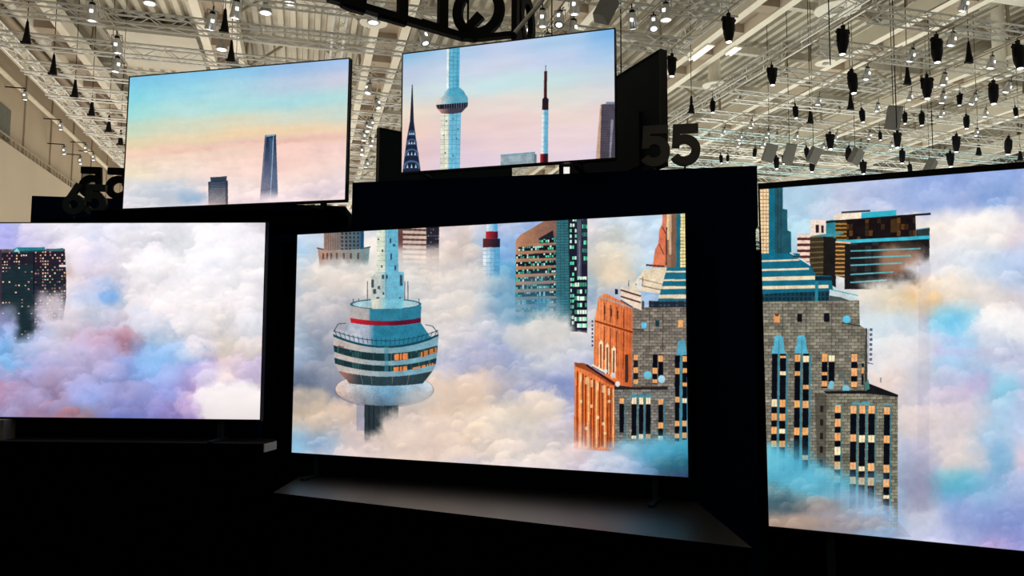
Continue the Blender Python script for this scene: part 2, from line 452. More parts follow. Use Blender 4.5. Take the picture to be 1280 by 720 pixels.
    A.fog(cloud, 590, 645, 340, 420, 8, 9, 8, 35)
    # copper and glass tower
    A.poly([(686,273),(698,272),(698,414),(647,402),(647,300),(652,293)], hgrad(648, 698, (184,130,98), (124,90,80)))
    for k in range(16):
        y = 296+9.6*k; x0 = max(647, 676-2.7*(y-296)) if y < 308 else 647
        A.poly([(x0,y+2.2),(698,y),(698,y+6),(x0,y+7.2)], lights((24,28,38), 2.6, 3.2, 0.48, [(90,215,170),(200,240,225),(60,150,130)], 8+k, 0.04, 0.8, 0.9))
        A.poly([(647,y+8.2),(698,y+6.6),(698,y+8.4),(647,y+9.6)], (190,140,110), 0.6)
    A.poly([(674,298),(693,287),(694,297)], (30,32,42))
    A.poly([(697,272),(715,271),(718,414),(697,412)], bands(270, 3.4, 0.75, (46,96,106), (60,124,132)))
    for x in (702,707,712): A.line((x,272),(x+1,412),0.5,(34,76,88))
    A.poly([(712,271),(735.5,270),(736,416),(715,412)], (32,30,48))
    A.poly([(713,271),(722,271),(724,414),(716,414)], lights((28,30,46), 3, 6.8, 0.6, [(96,226,170),(210,240,220)], 3, 0, 0.8, 0.6))
    A.poly([(722.5,271),(728,271),(729,414),(724,414)], (78,78,98)); A.line((726,300),(725,414),1.0,(140,140,160))
    A.poly([(729,271),(735,270),(736,330),(730,330)], lights((40,44,60), 3.4, 10, 0.8, [(96,226,170),(60,120,110)], 6, 0, 0.8, 0.5))
    A.poly([(720,345),(735,345),(735.5,412),(720,412)], lights((26,24,42), 3.2, 8.6, 0.72, [(150,244,190),(226,248,226),(60,150,120)], 9, 0, 0.9, 0.6))
    A.puff(668, 380, 34, 22, (64,136,170), 1.6, 0.4, 47, 0.6); A.puff(665, 350, 26, 9, (120,150,170), 1.6, 0.5, 48, 0.35)
    A.fog(cloud, 630, 716, 392, 460, 10, 14, 16, 37); A.fog(cloud, 660, 742, 416, 470, 8, 4, 4, 38)
    A.fog(cloud, 636, 700, 375, 400, 14, 8, 14, 39, 0.6)
    # pod tower: shaft
    A.poly([(473,282),(499.5,282),(500,338),(507,340),(507,384),(465,384),(465,342),(472.5,338)], hgrad(481, 487, (222,226,204), (104,178,206)))
    A.poly([(472,338),(507,338),(507,382),(465,382),(466,345)], hgrad(476, 486, (176,182,182), (112,180,204)), 0.7)
    A.rect(484, 484.8, 284, 384, (60,110,130), 0.7)
    for y in range(288, 338, 6): A.line((473,y),(499,y),0.5,(80,140,160),0.5)
    for (x, y, w_, h_) in ((474,296,2,2),(479,310,2,3),(489,296,2,6),(493,303,3,3),(490,315,2,8),(495,330,2,6),(478,330,2,3),(468,360,4,6),(472,370,4,7),(479,342,3,5),(484,342,2.5,5),(502,342,3,14),(466,348,3,10),(474,356,3,4),(480,364,2,3),(501,370,2,8)):
        A.rect(x, x+w_, y, y+h_, (40,56,72), 0.85)
    for x in (461, 508, 512, 526, 443, 450): A.line((x, 372 if x in (443,450,526) else 350), (x, 384), 0.9, (70,70,80))
    # pod tower: drums and bands, each sagging at the middle
    def arc(y, d, x0, x1, n=26): return [(x, y-d*((x-484)/66.0)**2) for x in np.linspace(x0, x1, n)]
    def band(x0a, x1a, ya, x0b, x1b, yb, da, db, col, a=1.0): A.poly(arc(ya, da, x0a, x1a)+arc(yb, db, x0b, x1b)[::-1], col, a)
    A.poly([(484+45*math.cos(t), 379+7*math.sin(t)) for t in np.linspace(0, 6.28, 40)], (40,96,112))
    A.poly([(484+42*math.cos(t), 379+5.6*math.sin(t)) for t in np.linspace(0, 6.28, 40)], (168,200,206))
    A.poly([(465,372),(507,372),(505,385),(467,385)], hgrad(474, 486, (214,214,200), (120,190,210)))
    band(439, 529, 386, 439, 528, 402, 11, 11, hgrad(462, 465, (176,170,168), (46,122,148)))
    band(439, 528.5, 400.5, 440, 528, 406.5, 9, 9, hgrad(444, 500, (196,32,44), (92,20,46)))
    band(440, 528, 406.5, 423, 546, 437, 9, 9, hgrad(462, 470, (170,180,196), (42,122,150)))
    A.poly([(424,426),(440,408),(452,410),(446,433)], (206,206,212), 0.5)
    for k in range(-11, 12):
        x = 484+k*5.6; yb = 432-13*((x-484)/66)**2
        A.line((x, yb-1), (x+k*0.28, yb-9), 0.8, (30,66,82), 0.85)
    A.poly(arc(425, 13, 418, 550)+arc(426, 13, 418, 550)[::-1], (30,66,82), 0.9)
    A.line((418,414),(424,404),0.9,(50,60,72)); A.line((424,404),(434,403),0.8,(50,60,72)); A.line((550,416),(543,407),0.9,(40,60,76)); A.line((543,407),(534,405),0.8,(40,60,76))
    side = hgrad(440, 500, (192,180,174), (120,164,180))
    band(417.5, 550.5, 432, 418, 550.5, 435, 15, 15, (24,70,84))
    band(417.5, 550.5, 434.5, 418, 549.5, 442, 14, 11, side)
    wcol = lights((26,52,58), 3.2, 40, 0.35, [(48,84,84),(36,66,70)], 5, 0, 0.8, 1.0)
    band(418, 549.5, 441.5, 419, 549, 451.5, 10.5, 12, wcol)
    band(419, 549, 451, 419, 548, 457.5, 12, 11, side)
    band(419, 548, 457, 420, 547.5, 465, 10.5, 11, wcol)
    band(420, 547.5, 464.5, 424, 543, 471.5, 10.5, 10, side)
    band(424, 543, 471, 438, 531, 483, 9, 6, hgrad(430, 450, (150,104,92), (44,62,70)))
    for x in (450, 464, 493, 515): A.line((x,472),(x-(x-484)*0.12,482),1.0,(20,34,44))
    for (x0, x1, ya, yb) in ((495,512,442.5,450.5),(494,511,459,465),):
        A.poly([(x0,ya),(x1,ya-1.6),(x1,yb-1.6),(x0,yb)], lights((232,134,72), 3.6, 40, 0.35, [(120,70,50),(250,170,110)], 3, 0, 0.5, 1.0))
    A.poly([(528,440),(548,433.5),(548,440),(528,447)], lights((200,120,66), 3.4, 40, 0.6, [(70,60,55)], 8, 0, 0.55, 1.0))
    A.poly([(518,459.5),(546,453),(546,459),(518,465)], lights((224,132,74), 3.2, 40, 0.5, [(60,55,55),(240,170,110)], 4, 0, 0.45, 1.0))
    A.rect(482.5, 487.5, 433, 471, (70,140,160), 0.55); A.line((424,432),(431,433.5),1.1,(120,40,40))
    # inflated ring and neck
    tor = [(482+61.5*math.cos(t), 487+21*math.sin(t)) for t in np.linspace(0, 6.28, 60)]
    A.poly([(482+63*math.cos(t), 488+22.5*math.sin(t)) for t in np.linspace(0, 6.28, 60)], (110,112,128), 0.55)
    A.rect(457, 500, 498, 556, lights((42,54,60), 3, 80, 0.5, [(62,72,74),(30,40,48)], 6, 0, 0.6, 1.0)); A.rect(447, 457, 503, 540, (120,130,165), 0.5)
    A.poly(tor, lambda X, Y: lerp(lerp((216,188,176), (112,156,184), np.clip((X-424)/56, 0, 1)[..., None]), (178,184,190), np.clip((X-490)/50, 0, 1)[..., None])*(1.04-0.30*np.clip((Y-488)/20, -0.3, 1)[..., None]*np.array((0.8,1.0,1.0)))) 
    band(424, 543, 466, 438, 531, 482.5, 6, 6, hgrad(430, 452, (156,108,94), (44,62,70)))
    for x in (452, 465, 493, 514): A.line((x,467),(x-(x-484)*0.1,481),1.1,(96,96,100))
    band(419.5, 547.5, 464.5, 424, 543, 471, 10.5, 9, side)
    A.puff(524, 502, 24, 12, (206,200,194), 1.2, 0.5, 41, 0.5)
    A.fog(cloud, 480, 540, 520, 600, 10, 14, 20, 42); A.fog(cloud, 430, 540, 545, 600, 16, 12, 18, 43)
    # stone building: orange lit side
    st = stone((130,121,110), 3)
    def orange(X, Y):
        t = np.clip((Y-370)/180, 0, 1)[..., None]; r = np.clip((X-750)/45, 0, 1)[..., None]
        return lerp(lerp((244,146,90), (226,108,50), t), (176,74,38), r*0.6)*np.where((X % 3.6) < 0.9, 0.86, 1.03)[..., None]*(1+0.10*fbm(X, Y, 9, 4, 12))[..., None]
    A.poly([(832,268),(858,268),(858,336),(832,336)], (150,110,86))
    A.poly([(828,268),(833,268),(833,332),(826,332)], (214,128,96)); A.rect(833, 839, 268, 300, (240,208,160)); A.rect(836, 839.5, 268, 318, (206,172,138))
    A.rect(839, 845, 268, 336, (126,92,72)); A.rect(845, 850.5, 268, 336, (30,104,126)); A.rect(850, 857, 268, 334, bands(268, 4.2, 0.8, (244,226,160), (150,130,90)))
    A.line((853.5,268),(853.5,334),0.6,(170,150,100))
    A.poly([(822,332),(824,288),(827,281),(831,284),(833,292),(833,332)], (212,112,80)); A.poly([(816,334),(819,312),(823,304),(829,308),(831,322),(830,334)], (220,124,88))
    A.line((833,284),(833,331),1.4,(70,40,40)); A.line((824,305),(830,318),1.0,(90,50,44)); A.line((808,331),(831,333),2.0,(90,44,40)); A.line((828,284),(832,292),1.0,(90,40,36))
    A.poly([(806,336),(836,334),(836,368),(788,362),(798,347)], (232,214,184))
    A.line((800,348),(832,356),1.0,(150,130,110)); A.line((795,355),(830,363),1.2,(130,110,95))
    A.poly([(834,334),(858,334),(858,376),(823,376)], TEAL)
    for (ya, yb, xl) in ((338.5,340.5,832),(349,351.2,829),(357.5,361,827),(368,373,824)): A.rect(xl, 858, ya, yb, CREAM)
    A.rect(812, 858, 376, 387, lights((34,42,54), 5, 5, 0.6, [(52,74,86)], 2))
    A.poly([(750,371),(758,366),(792,383),(792,484),(770,481),(744,455),(745,400)], orange)
    A.poly([(746,400),(792,414),(792,416.5),(746,402)], (120,50,26)); A.line((751,370),(792,385),1.6,(170,170,180))
    for k, x in enumerate((757.5,765,772.5,781)):
        A.line((x,378+k*2.5),(x,400+k*3.2),1.3,(140,60,34)); A.line((x,408+k*2),(x-0.5,450+k*4),1.1,(128,54,30))
    for x in (756,764,772): A.line((x+1.5,382+(x-756)*.4),(x+1.5,392+(x-756)*.4),1.4,(60,30,24))
    for k, x in enumerate((753,761,769)):
        for dx in (-1.8, 1.8): A.line((x+dx,427+k*4),(x+dx,462+k*5.5),1.3,(248,226,190))
        A.line((x,424+k*4),(x,462+k*5),1.6,(120,70,44)); A.poly([(x-2.5,430+k*4),(x,423+k*4),(x+2.5,430+k*4)], (248,220,180))
    A.rect(783, 787, 443, 478, (60,44,40))
    A.rect(792, 859, 384, 486, st)
    A.poly([(777,358),(802,366),(803,388),(792,383),(777,372)], (236,216,192)); 
    for y in (362, 370): A.line((777,y),(802,y+8),2.0,(90,52,50))
    A.line((777,375),(792,384),1.6,(70,60,66)); A.rect(797, 803, 350, 362, (226,226,226)); A.line((787,350),(787,358),1,(90,90,100)); A.line((804,346),(804,356),1,(90,90,100))
    A.rect(770, 773.5, 361, 367.5, (30,32,52)); A.rect(803, 806, 376, 386, (70,80,86))
    A.rect(803, 809, 403, 410.5, (96,190,226)); A.rect(820, 825, 400, 408, (26,62,70)); A.rect(848, 854, 400, 409, OR); A.line((792,411),(806,413),1.2,(50,46,44))
    for x in (813, 829): A.line((x,388),(x,440),0.8,(70,66,62))
    window_strip(A, 793.5, 799, 444, 480, [(443.5,450),(459,466),(474,480)], (30,28,30))
    window_strip(A, 817, 823, 443, 480, [(459.5,467),(474,479)]); window_strip(A, 824, 830, 443, 476, [(444,452)])
    A.poly([(846,444),(847,436),(848,426),(856,424),(858,436),(859,444)], (88,164,188))
    window_strip(A, 844.5, 850.5, 444, 552, [(460,467.5),(496,503),(526,533),(542,548)]); window_strip(A, 854, 859.5, 444, 550, [(445,452),(460,466),(478,483),(498,504),(526,533),(541,548)], hi=(3,))
    A.rect(850.5, 853.5, 444, 552, (70,134,150))
    A.puff(811, 469, 5, 5, (110,190,215), 0.3, 0.1, 3); A.puff(828, 474, 4.5, 5, (170,214,230), 0.3, 0.2, 4)
    # lower block
    A.rect(770, 845, 484, 562, stone((122,119,112), 8)); A.poly([(770,481),(792,484),(836,483),(836,487),(770,487)], (40,34,36))
    A.poly([(720.5,454),(728,454),(770,478),(771,565),(720.5,562)], orange)
    for k in range(14):
        x = 724+k*3.45; yt = 463+(x-722)*.50
        A.line((x,yt),(x,560),1.5,((250,196,130) if k % 3 == 1 else (112,46,24)))
    for k in range(6):
        x = 728+k*7; yt = 465+(x-722)*.50; A.rect(x-1.4, x+1.6, yt, yt+9, (252,224,176), 0.7)
    for (x, y) in ((727,500),(734,534),(740,506),(748,520),(755,528),(757,540),(762,500)): A.rect(x, x+3.2, y, y+4, (255,226,176), 0.8)
    A.poly([(720,453),(733,454),(770,477),(772,483),(765,481),(740,465),(722,458)], (150,74,44)); A.line((742,456),(758,465),3.2,(236,220,200)); A.line((742,458),(758,467),1.0,(50,40,40)); A.line((735,456),(770,480),2.6,(60,20,24))
    A.puff(774,480,3,3.6,(226,226,222),0.3,0.1,5); A.puff(759,464,2.4,3,(226,226,222),0.3,0.1,6); A.puff(768,469,3,3.4,(214,206,206),0.3,0.1,6)
    for x in (791.5, 800.5, 809): A.poly([(x-2,498),(x-1,494),(x+3,491.5),(x+7,494),(x+8,498)], (76,140,156))
    window_strip(A, 776.5, 782, 502, 541, [(498,505)], hi=()); window_strip(A, 791.5, 797.5, 498, 549, [(497,505.5),(545,549)], hi=(0,1))
    window_strip(A, 800.5, 806, 498, 549, [(497,505.5),(543,549)], hi=(0,1)); window_strip(A, 809, 815, 498, 549, [(497,505.5),(543,549)], hi=(0,))
    window_strip(A, 824.5, 830.5, 500, 551, [(499,506),(528,536),(545,551)], hi=(2,))
    for x in (783, 798, 807, 831): A.rect(x, x+1.6, 498, 552, (58,116,128))
    for y in range(400, 432, 5): A.rect(741.5, 743.5, y, y+2.6, (70,70,90))
    A.fog(cloud, 700, 880, 566, 640, 10, 15, 18, 51); A.fog(cloud, 765, 880, 553, 640, 16, 9, 12, 52); A.fog(cloud, 700, 745, 540, 600, 18, 16, 14, 53, 0.6)
    A.puff(830, 560, 50, 14, (84,176,206), 1.4, 0.6, 54, 0.5); A.puff(838, 583, 26, 9, (40,104,120), 1.4, 0.5, 55, 0.6)
    A.cumulus(40, 5, 16, 0.8, 19, y0=560, y1=598, x0=715, x1=862)
    return A

def paint_left():
    A = Art(920, 518, [(-84,279.5),(331.8,277.7),(325,523),(-97,522)])
    xs = [-90,0,40,80,120,160,200,240,280,325]; ys = [280,310,340,370,400,430,460,490,520]
    A.grid(xs, ys, [
     [(150,165,225),(160,172,228),(220,220,235),(225,225,235),(220,225,240),(215,220,235),(225,225,240),(238,238,246),(232,232,242),(215,205,215)],
     [(150,160,215),(150,155,215),(190,190,220),(228,222,235),(190,195,225),(235,230,240),(242,240,246),(236,240,246),(238,235,240),(235,232,238)],
     [(190,200,220),(190,190,215),(200,195,210),(218,196,188),(205,198,212),(244,240,242),(244,242,246),(228,236,246),(205,222,235),(236,233,240)],
     [(180,180,200),(190,190,205),(210,200,200),(222,202,192),(150,175,215),(205,196,205),(242,236,238),(242,238,238),(235,230,236),(236,233,240)],
     [(150,160,200),(150,155,195),(185,178,195),(212,200,200),(195,205,228),(192,182,192),(228,220,224),(242,236,234),(234,224,220),(212,220,236)],
     [(140,170,210),(130,175,222),(165,182,216),(208,190,192),(176,158,182),(156,122,140),(160,188,228),(228,220,226),(224,208,200),(222,210,206)],
     [(130,170,220),(128,178,230),(146,172,222),(165,162,196),(165,160,192),(146,162,212),(132,178,230),(160,162,205),(208,190,188),(180,176,206)],
     [(155,130,160),(156,118,142),(155,152,190),(152,132,158),(140,158,208),(132,134,174),(148,164,218),(170,142,180),(160,142,198),(188,182,206)],
     [(150,160,205),(150,168,212),(160,138,164),(166,118,124),(168,126,116),(112,124,188),(140,128,176),(146,124,178),(236,230,234),(242,236,240)]],
     warp=36, wscale=70, seed=13, octv=6)
    A.detail((14, 12, 12), 54, 17)
    A.puff(296, 503, 54, 26, (242, 236, 238), 0.35, 0.35, 61)
    A.puff(250, 350, 70, 34, (246, 242, 246), 1.0, 0.5, 62, 0.6)
    A.puff(175, 378, 34, 17, (242, 236, 236), 0.7, 0.5, 63, 0.55)
    A.puff(190, 455, 30, 24, (142, 182, 232), 0.9, 0.4, 64, 0.55)
    A.puff(137, 372, 11, 9, (104, 160, 222), 0.9, 0.4, 65, 0.9)
    A.puff(156, 425, 9, 16, (172, 126, 140), 1.0, 0.5, 66, 0.5); A.puff(125, 424, 14, 9, (168, 130, 144), 1.0, 0.5, 67, 0.6)
    A.puff(110, 398, 44, 22, (206, 204, 220), 1.0, 0.5, 68, 0.6)
    A.puff(60, 440, 40, 20, (176, 186, 218), 1.0, 0.5, 69, 0.5)
    A.a = A.a-np.maximum(A.a-212, 0)*0.45
    A.cumulus(320, 12, 52, 1.25, 5, warm=(26, 23, 24), cool=(-30, -28, -16))
    A.puff(137, 372, 11, 9, (104, 160, 222), 0.9, 0.4, 65, 0.5)
    A.cumulus(200, 7, 22, 0.6, 6)
    A.puff(298, 507, 50, 24, (246, 238, 238), 0.3, 0.5, 61, 0.85); A.tone(1.10, 1.12)
    cloud = A.a.copy()
    L = [(246,190,140),(255,222,190),(214,140,140),(150,110,96)]
    A.poly([(2,312),(82,311),(84,345),(84,372),(78,420),(-6,424),(-6,330),(2,328)], lights((36,33,46), 3.0, 3.8, 0.34, L, 3, 0.02, 0.6, 0.5))
    A.poly([(3,332),(44,330),(44,430),(3,430)], lights((30,44,52), 4, 4.4, 0.16, L, 5, 0.0, 0.5, 0.4))
    for y in range(340, 425, 5): A.line((8,y),(82,y-2),1.3,(26,52,56),0.75)
    A.line((43.5,312),(43.5,424),1.4,(18,20,30)); A.poly([(2,312),(82,311),(82,314),(2,316)], (120,110,112),0.6)
    A.poly([(17,312),(22,309.5),(57,309),(57,314),(17,316)], (40,124,136)); A.line((17,315),(57,313.5),1.4,(22,60,70)); A.poly([(62,312),(80,310),(81,313),(64,314)], (50,116,126))
    A.poly([(18,315),(22,310),(26,315)], (150,206,214)); A.rect(75, 85, 331, 334, (226,216,220)); A.rect(0, 3, 312, 424, (60,50,64))
    A.fog(cloud, 44, 120, 392, 470, 10, 14, 16, 71); A.fog(cloud, -20, 22, 392, 470, 8, 20, 10, 72); A.fog(cloud, -20, 120, 424, 480, 10, 10, 8, 73); A.fog(cloud, 50, 84, 366, 400, 12, 10, 12, 74, 0.8)
    return A

def paint_right():
    A = Art(2000, 1125, [(947.3,236.6),(2097,146),(2135,772),(963.5,658.4)])
    xs = [940,1000,1050,1100,1150,1200,1240,1280,1450,1650,1850,2150]; ys = [150,215,250,290,330,370,410,450,490,530,570,610,650,690,780]
    def ext(r): return r+[(205,205,220),(170,190,225),(215,205,215),(180,190,220)]
    A.grid(xs, ys, [ext(r) for r in [
     [(180,205,228),(185,208,230),(190,205,228),(170,190,226),(156,178,226),(150,172,222),(150,172,222),(155,172,222)],
     [(180,205,228),(185,212,232),(192,205,228),(172,190,226),(156,178,226),(152,175,224),(148,172,222),(152,172,222)],
     [(180,210,228),(182,210,230),(196,202,224),(178,192,226),(164,184,226),(170,186,226),(150,178,224),(168,186,222)],
     [(180,215,230),(180,215,230),(200,210,225),(220,220,225),(236,224,214),(244,236,230),(244,238,234),(214,202,214)],
     [(190,215,228),(190,215,228),(205,215,225),(220,220,222),(228,226,230),(222,228,236),(200,216,234),(178,200,230)],
     [(200,215,225),(205,215,225),(215,215,215),(228,214,190),(230,196,148),(228,222,216),(230,222,218),(216,210,216)],
     [(205,215,225),(205,215,225),(212,222,230),(214,226,232),(205,216,226),(130,204,236),(214,226,234),(244,240,240)],
     [(205,215,225),(205,215,225),(215,220,225),(224,222,224),(200,205,216),(160,200,232),(196,202,222),(202,206,226)],
     [(205,215,225),(205,215,225),(210,215,220),(230,210,202),(206,204,214),(208,198,218),(165,200,226),(190,200,226)],
     [(150,190,210),(140,180,200),(170,190,205),(200,200,210),(218,206,205),(217,210,215),(180,208,230),(188,204,230)],
     [(90,185,215),(90,180,208),(120,175,200),(170,190,210),(196,194,214),(224,214,212),(156,188,218),(215,204,220)],
     [(86,180,210),(84,170,196),(110,170,196),(150,180,206),(160,165,190),(116,184,214),(140,182,214),(164,180,216)],
     [(40,58,68),(138,124,118),(160,148,146),(136,162,190),(206,210,226),(152,168,212),(138,154,206),(144,158,210)],
     [(150,135,125),(165,148,138),(160,152,155),(150,172,205),(200,206,230),(190,194,226),(180,164,210),(150,150,210)],
     [(150,135,125),(165,148,138),(160,152,155),(150,172,205),(190,200,230),(190,194,226),(180,164,210),(150,150,210)]]],
     warp=30, wscale=64, seed=23, octv=6)
    A.detail((12, 11, 11), 56, 27)
    A.puff(1225, 285, 62, 24, (246, 240, 236), 0.9, 0.45, 81, 0.7)
    A.puff(1262, 405, 50, 16, (246, 243, 243), 0.9, 0.45, 82, 0.7)
    A.puff(1205, 362, 40, 15, (230, 222, 216), 1.0, 0.5, 83, 0.5)
    A.puff(1183, 398, 22, 18, (120, 204, 238), 1.0, 0.4, 84, 0.6); A.puff(1205, 432, 20, 12, (140, 205, 236), 1.0, 0.4, 85, 0.5)
    A.puff(1190, 440, 34, 5, (222, 178, 226), 1.4, 0.6, 86, 0.4); A.puff(1225, 478, 16, 14, (216, 178, 222), 1.2, 0.5, 87, 0.35); A.puff(1258, 488, 16, 14, (130, 196, 220), 1.0, 0.4, 88, 0.6)
    A.puff(1205, 570, 34, 24, (226, 216, 214), 1.0, 0.4, 89, 0.6); A.puff(1255, 575, 16, 20, (132, 184, 216), 1.0, 0.4, 90, 0.6); A.puff(1195, 600, 30, 14, (116, 196, 212), 1.2, 0.4, 91, 0.5)
    A.puff(1130, 440, 30, 16, (232, 228, 228), 1.0, 0.5, 92, 0.6)
    A.tex = 0
    A.rect(1148, 1163, 330, 640, (170, 168, 194), 0.25); A.puff(1148, 605, 22, 40, (160,160,182), 1.4, 0.5, 93, 0.45)
    A.tex = 0.16
    A.cumulus(700, 12, 50, 0.75, 7); A.cumulus(400, 7, 22, 0.5, 9); A.tone(1.16, 1.0)
    cloud = A.a.copy()
    # dark glass building with a flat overhanging roof
    A.rect(995, 1013, 293, 328, bands(293, 7.5, 0.55, (240,208,190), (84,48,48)))
    A.rect(1011.5, 1031.5, 275, 298, (242,220,204)); A.rect(1018, 1022, 281, 291, (50,30,36)); A.rect(1025, 1028, 282, 291, (50,30,36))
    A.poly([(1031,276),(1058,272),(1058,305),(1031,305)], (46,130,146))
    A.poly([(1040,270),(1050,265),(1076,263),(1076,275),(1040,275)], (238,222,200)); A.line((1050,265.5),(1086,263.5),2.2,(50,50,60))
    A.poly([(1075,266),(1119,262.5),(1119,272),(1075,275)], (52,178,200))
    A.poly([(1043,276),(1066,274),(1066,300),(1043,300)], bands(276, 5, 0.6, (62,44,26), (170,122,56)))
    A.poly([(1057,275),(1143,268),(1144,300),(1057,303)], lights((24,18,20), 5, 8, 0.25, [(54,38,26),(90,58,30)], 12, 0, 0.9, 0.9))
    A.poly([(1112,274),(1123,273),(1123,290),(1112,291)], (110,76,36), 0.5)
    A.poly([(1031,276.5),(1162,266),(1162,268.5),(1066,275.5),(1031,279)], (28,22,26))
    A.poly([(1144,287),(1161,285),(1161,298),(1144,300)], (46,56,58)); A.line((1144,287),(1161,284.6),1,(90,180,190))
    A.poly([(1011,296),(1036,294),(1041,297),(1041,345),(1011,345)], bands(296, 6.5, 0.7, (58,48,34), (96,84,56), 0.05)); A.poly([(1011,295),(1050,290),(1054,292),(1036,296)], (60,150,160))
    A.poly([(1028,296),(1044,298),(1044,360),(1028,350)], (30,26,26))
    A.poly([(1043,302),(1056,303),(1056,348),(1043,345)], bands(304, 5.2, 0.62, (66,48,28), (196,146,84)))
    A.poly([(1055,304),(1161,298),(1161,362),(1055,362)], lights((28,26,28), 9, 11, 0.2, [(46,44,44)], 3, 0, 0.9, 0.9))
    A.puff(1122, 326, 28, 20, (176,128,100), 1.0, 0.5, 95, 0.85)
    for (y, xe) in ((312.5,1150),(321.5,1138),(330.5,1128),(342,1116),(352,1108)): A.line((1062,y+1.6),(xe,y-1.6),1.9,(100,190,200),0.9)
    A.poly([(1043,301),(1068,299.5),(1161,294.5),(1161,299),(1056,304.5)], (62,184,206)); A.line((1043,302.5),(1062,304),2.2,(240,190,150))
    A.fog(cloud, 1140, 1200, 326, 420, 16, 16, 20, 96); A.fog(cloud, 1080, 1200, 352, 420, 16, 12, 14, 97)
    # stone tower: stepped crown
    A.rect(940, 959.5, 232, 322, bands(236, 4.6, 0.8, (246,216,168), (160,120,90)))
    for x in (951.5, 955.5): A.line((x,236),(x+1,320),0.7,(170,130,100))
    A.poly([(958.5,232),(967,232),(968,322),(959.5,322)], (22,104,128))
    A.poly([(966,232),(976,232),(976.5,261),(982,262),(982.5,288),(987,290),(988,322),(967,322)], hgrad(966, 988, (40,78,90), (28,88,104)))
    for x in (970, 974): A.line((x,236),(x+.5,316),0.8,(24,58,70))
    A.poly([(946,317),(998,317),(1000,324),(1013,334),(1019,345),(1038,345),(1041,366),(946,368)], (22,104,130))
    for (ya, yb, x1) in ((325,327.2,998),(336,338.6,1010),(346,351,1018),(357.4,361.6,1035)): A.poly([(946,ya+.8),(x1,ya-1),(x1,yb-1),(946,yb+.8)], CREAM)
    A.rect(1018, 1040, 346, 351, (20,40,54)); A.line((986,316),(1012,332),1.4,(226,226,230)); A.line((990,320),(998,322),2.0,(40,50,60))
    A.poly([(946,368),(1036,364),(1036,378),(946,380)], lights((26,66,80), 5.4, 6, 0.9, [(22,44,58)], 2, 0, 0.7, 0.7)); A.rect(1018, 1022, 352, 378, (40,130,150))
    A.poly([(1036,362),(1070,370),(1072,378),(1036,378)], (200,214,216)); A.poly([(1036,370),(1050,372),(1066,378),(1036,378)], (70,80,80)); A.line((1040,363),(1072,370),1.2,(80,170,180))
    s1 = stone((132,127,112), 5, 8, 4.0)
    A.poly([(946,378),(1073.5,376),(1074.5,407),(1082,412),(1083.5,492),(1110,500),(1110,660),(946,660)], s1)
    for x in (978, 1007, 1039): A.line((x,380),(x,440),0.9,(74,70,60))
    A.line((1052,404),(1075,408),1.4,(50,50,44)); A.poly([(1082,410),(1084,412),(1085,492),(1081,492)], (60,58,52))
    A.rect(967, 974, 394, 404, (240,160,96)); A.rect(968, 973, 393, 396, (90,60,40)); A.rect(996, 1002, 393, 403, (16,18,24)); A.rect(1029.5, 1036.5, 392, 403, (16,18,24)); A.puff(1058, 400, 5, 5, (90,194,226), 0.3, 0.15, 3)
    for x0 in (964.5, 993):
        A.poly([(x0,443),(x0+1,434),(x0+2.5,433),(x0+3,422),(x0+6,420),(x0+12,420),(x0+14.5,424),(x0+15,434),(x0+17.5,443)], (88,176,200)); A.line((x0+9,422),(x0+9,443),0.8,(60,130,150))
    E1 = 590
    window_strip(A, 965, 972, 443, E1, [(500,509.5),(517.5,526.5),(534.5,543.5),(552,560)], hi=(0,)); window_strip(A, 975, 982.5, 443, E1, [(445.5,448.5),(465,470),(500.5,510),(518,527),(537,543),(552,560)], hi=(1,4))
    window_strip(A, 993.5, 1000.5, 443, E1, [(444,453),(465,470.5),(501.5,510.5),(535.5,545)]); window_strip(A, 1004, 1011.5, 443, E1, [(445.5,453.5),(482,487.5),(502,511),(535.5,545),(570,576)], hi=(0,))
    for x in (972, 1000.6, 983, 1011.5): A.rect(x, x+2.4, 443, E1, (62,128,142))
    window_strip(A, 1027.5, 1034.5, 443, 486, [(443,453),(466,470),(477,484)]); window_strip(A, 1036, 1043.5, 445, 478, [(445,453)], hi=(0,))
    window_strip(A, 1064.5, 1072, 442, 486, [(443,453),(461,471),(478,485)], w=(246,180,120)); window_strip(A, 1077.5, 1080, 455, 482, [(460,468)])
    for (x, y, r) in ((1039,484,3.4),(1058,487,4.6),(1040,480,3),(1052,470,3.4),(1058,478,3)): A.puff(x, y, r, r, (120,190,212) if y > 478 else (86,104,104), 0.3, 0.1, 7)
    # lower block
    A.poly([(1028,492),(1082,489),(1087,481),(1123,495),(1124.5,660),(1030,660)], stone((128,124,107), 11, 8, 4.0))
    A.poly([(1030,490),(1083,489),(1086,480),(1123.5,494.5),(1123,497),(1086,493),(1034,493)], (24,24,28)); A.poly([(1081,480),(1086,475),(1088,487),(1082,490)], (70,120,116))
    A.poly([(1019,492),(1034,494),(1034,660),(1026,660)], (72,68,60), 0.75)
    for y in range(508, 590, 17): A.rect(1026, 1030, y, y+8, (34,30,30))
    for x0, w_ in ((1044,10),(1104,10)): A.line((x0,506.5),(x0+w_,507),1.8,(80,150,164))
    A.poly([(1064,506.5),(1068,503),(1076,504.5),(1084,502.5),(1094,506.5)], (80,160,180))
    z = 654
    window_strip(A, 1044.5, 1052, 507, z, [(507,517),(524.5,534.5),(542,552),(559.5,570),(578,588),(596,604)], w=(246,176,112), hi=(3,)); 
    window_strip(A, 1064, 1071.5, 508, z, [(508,518),(544,553),(579,588),(597,606)], w=(246,180,120)); window_strip(A, 1075, 1082.5, 508, z, [(508,518),(545,554),(584,590),(598,607)], w=(246,180,120), hi=(1,2)); window_strip(A, 1086.5, 1094.5, 508, z, [(508,518),(545,554),(580,590),(598,608)], w=(246,180,120), hi=(1,))
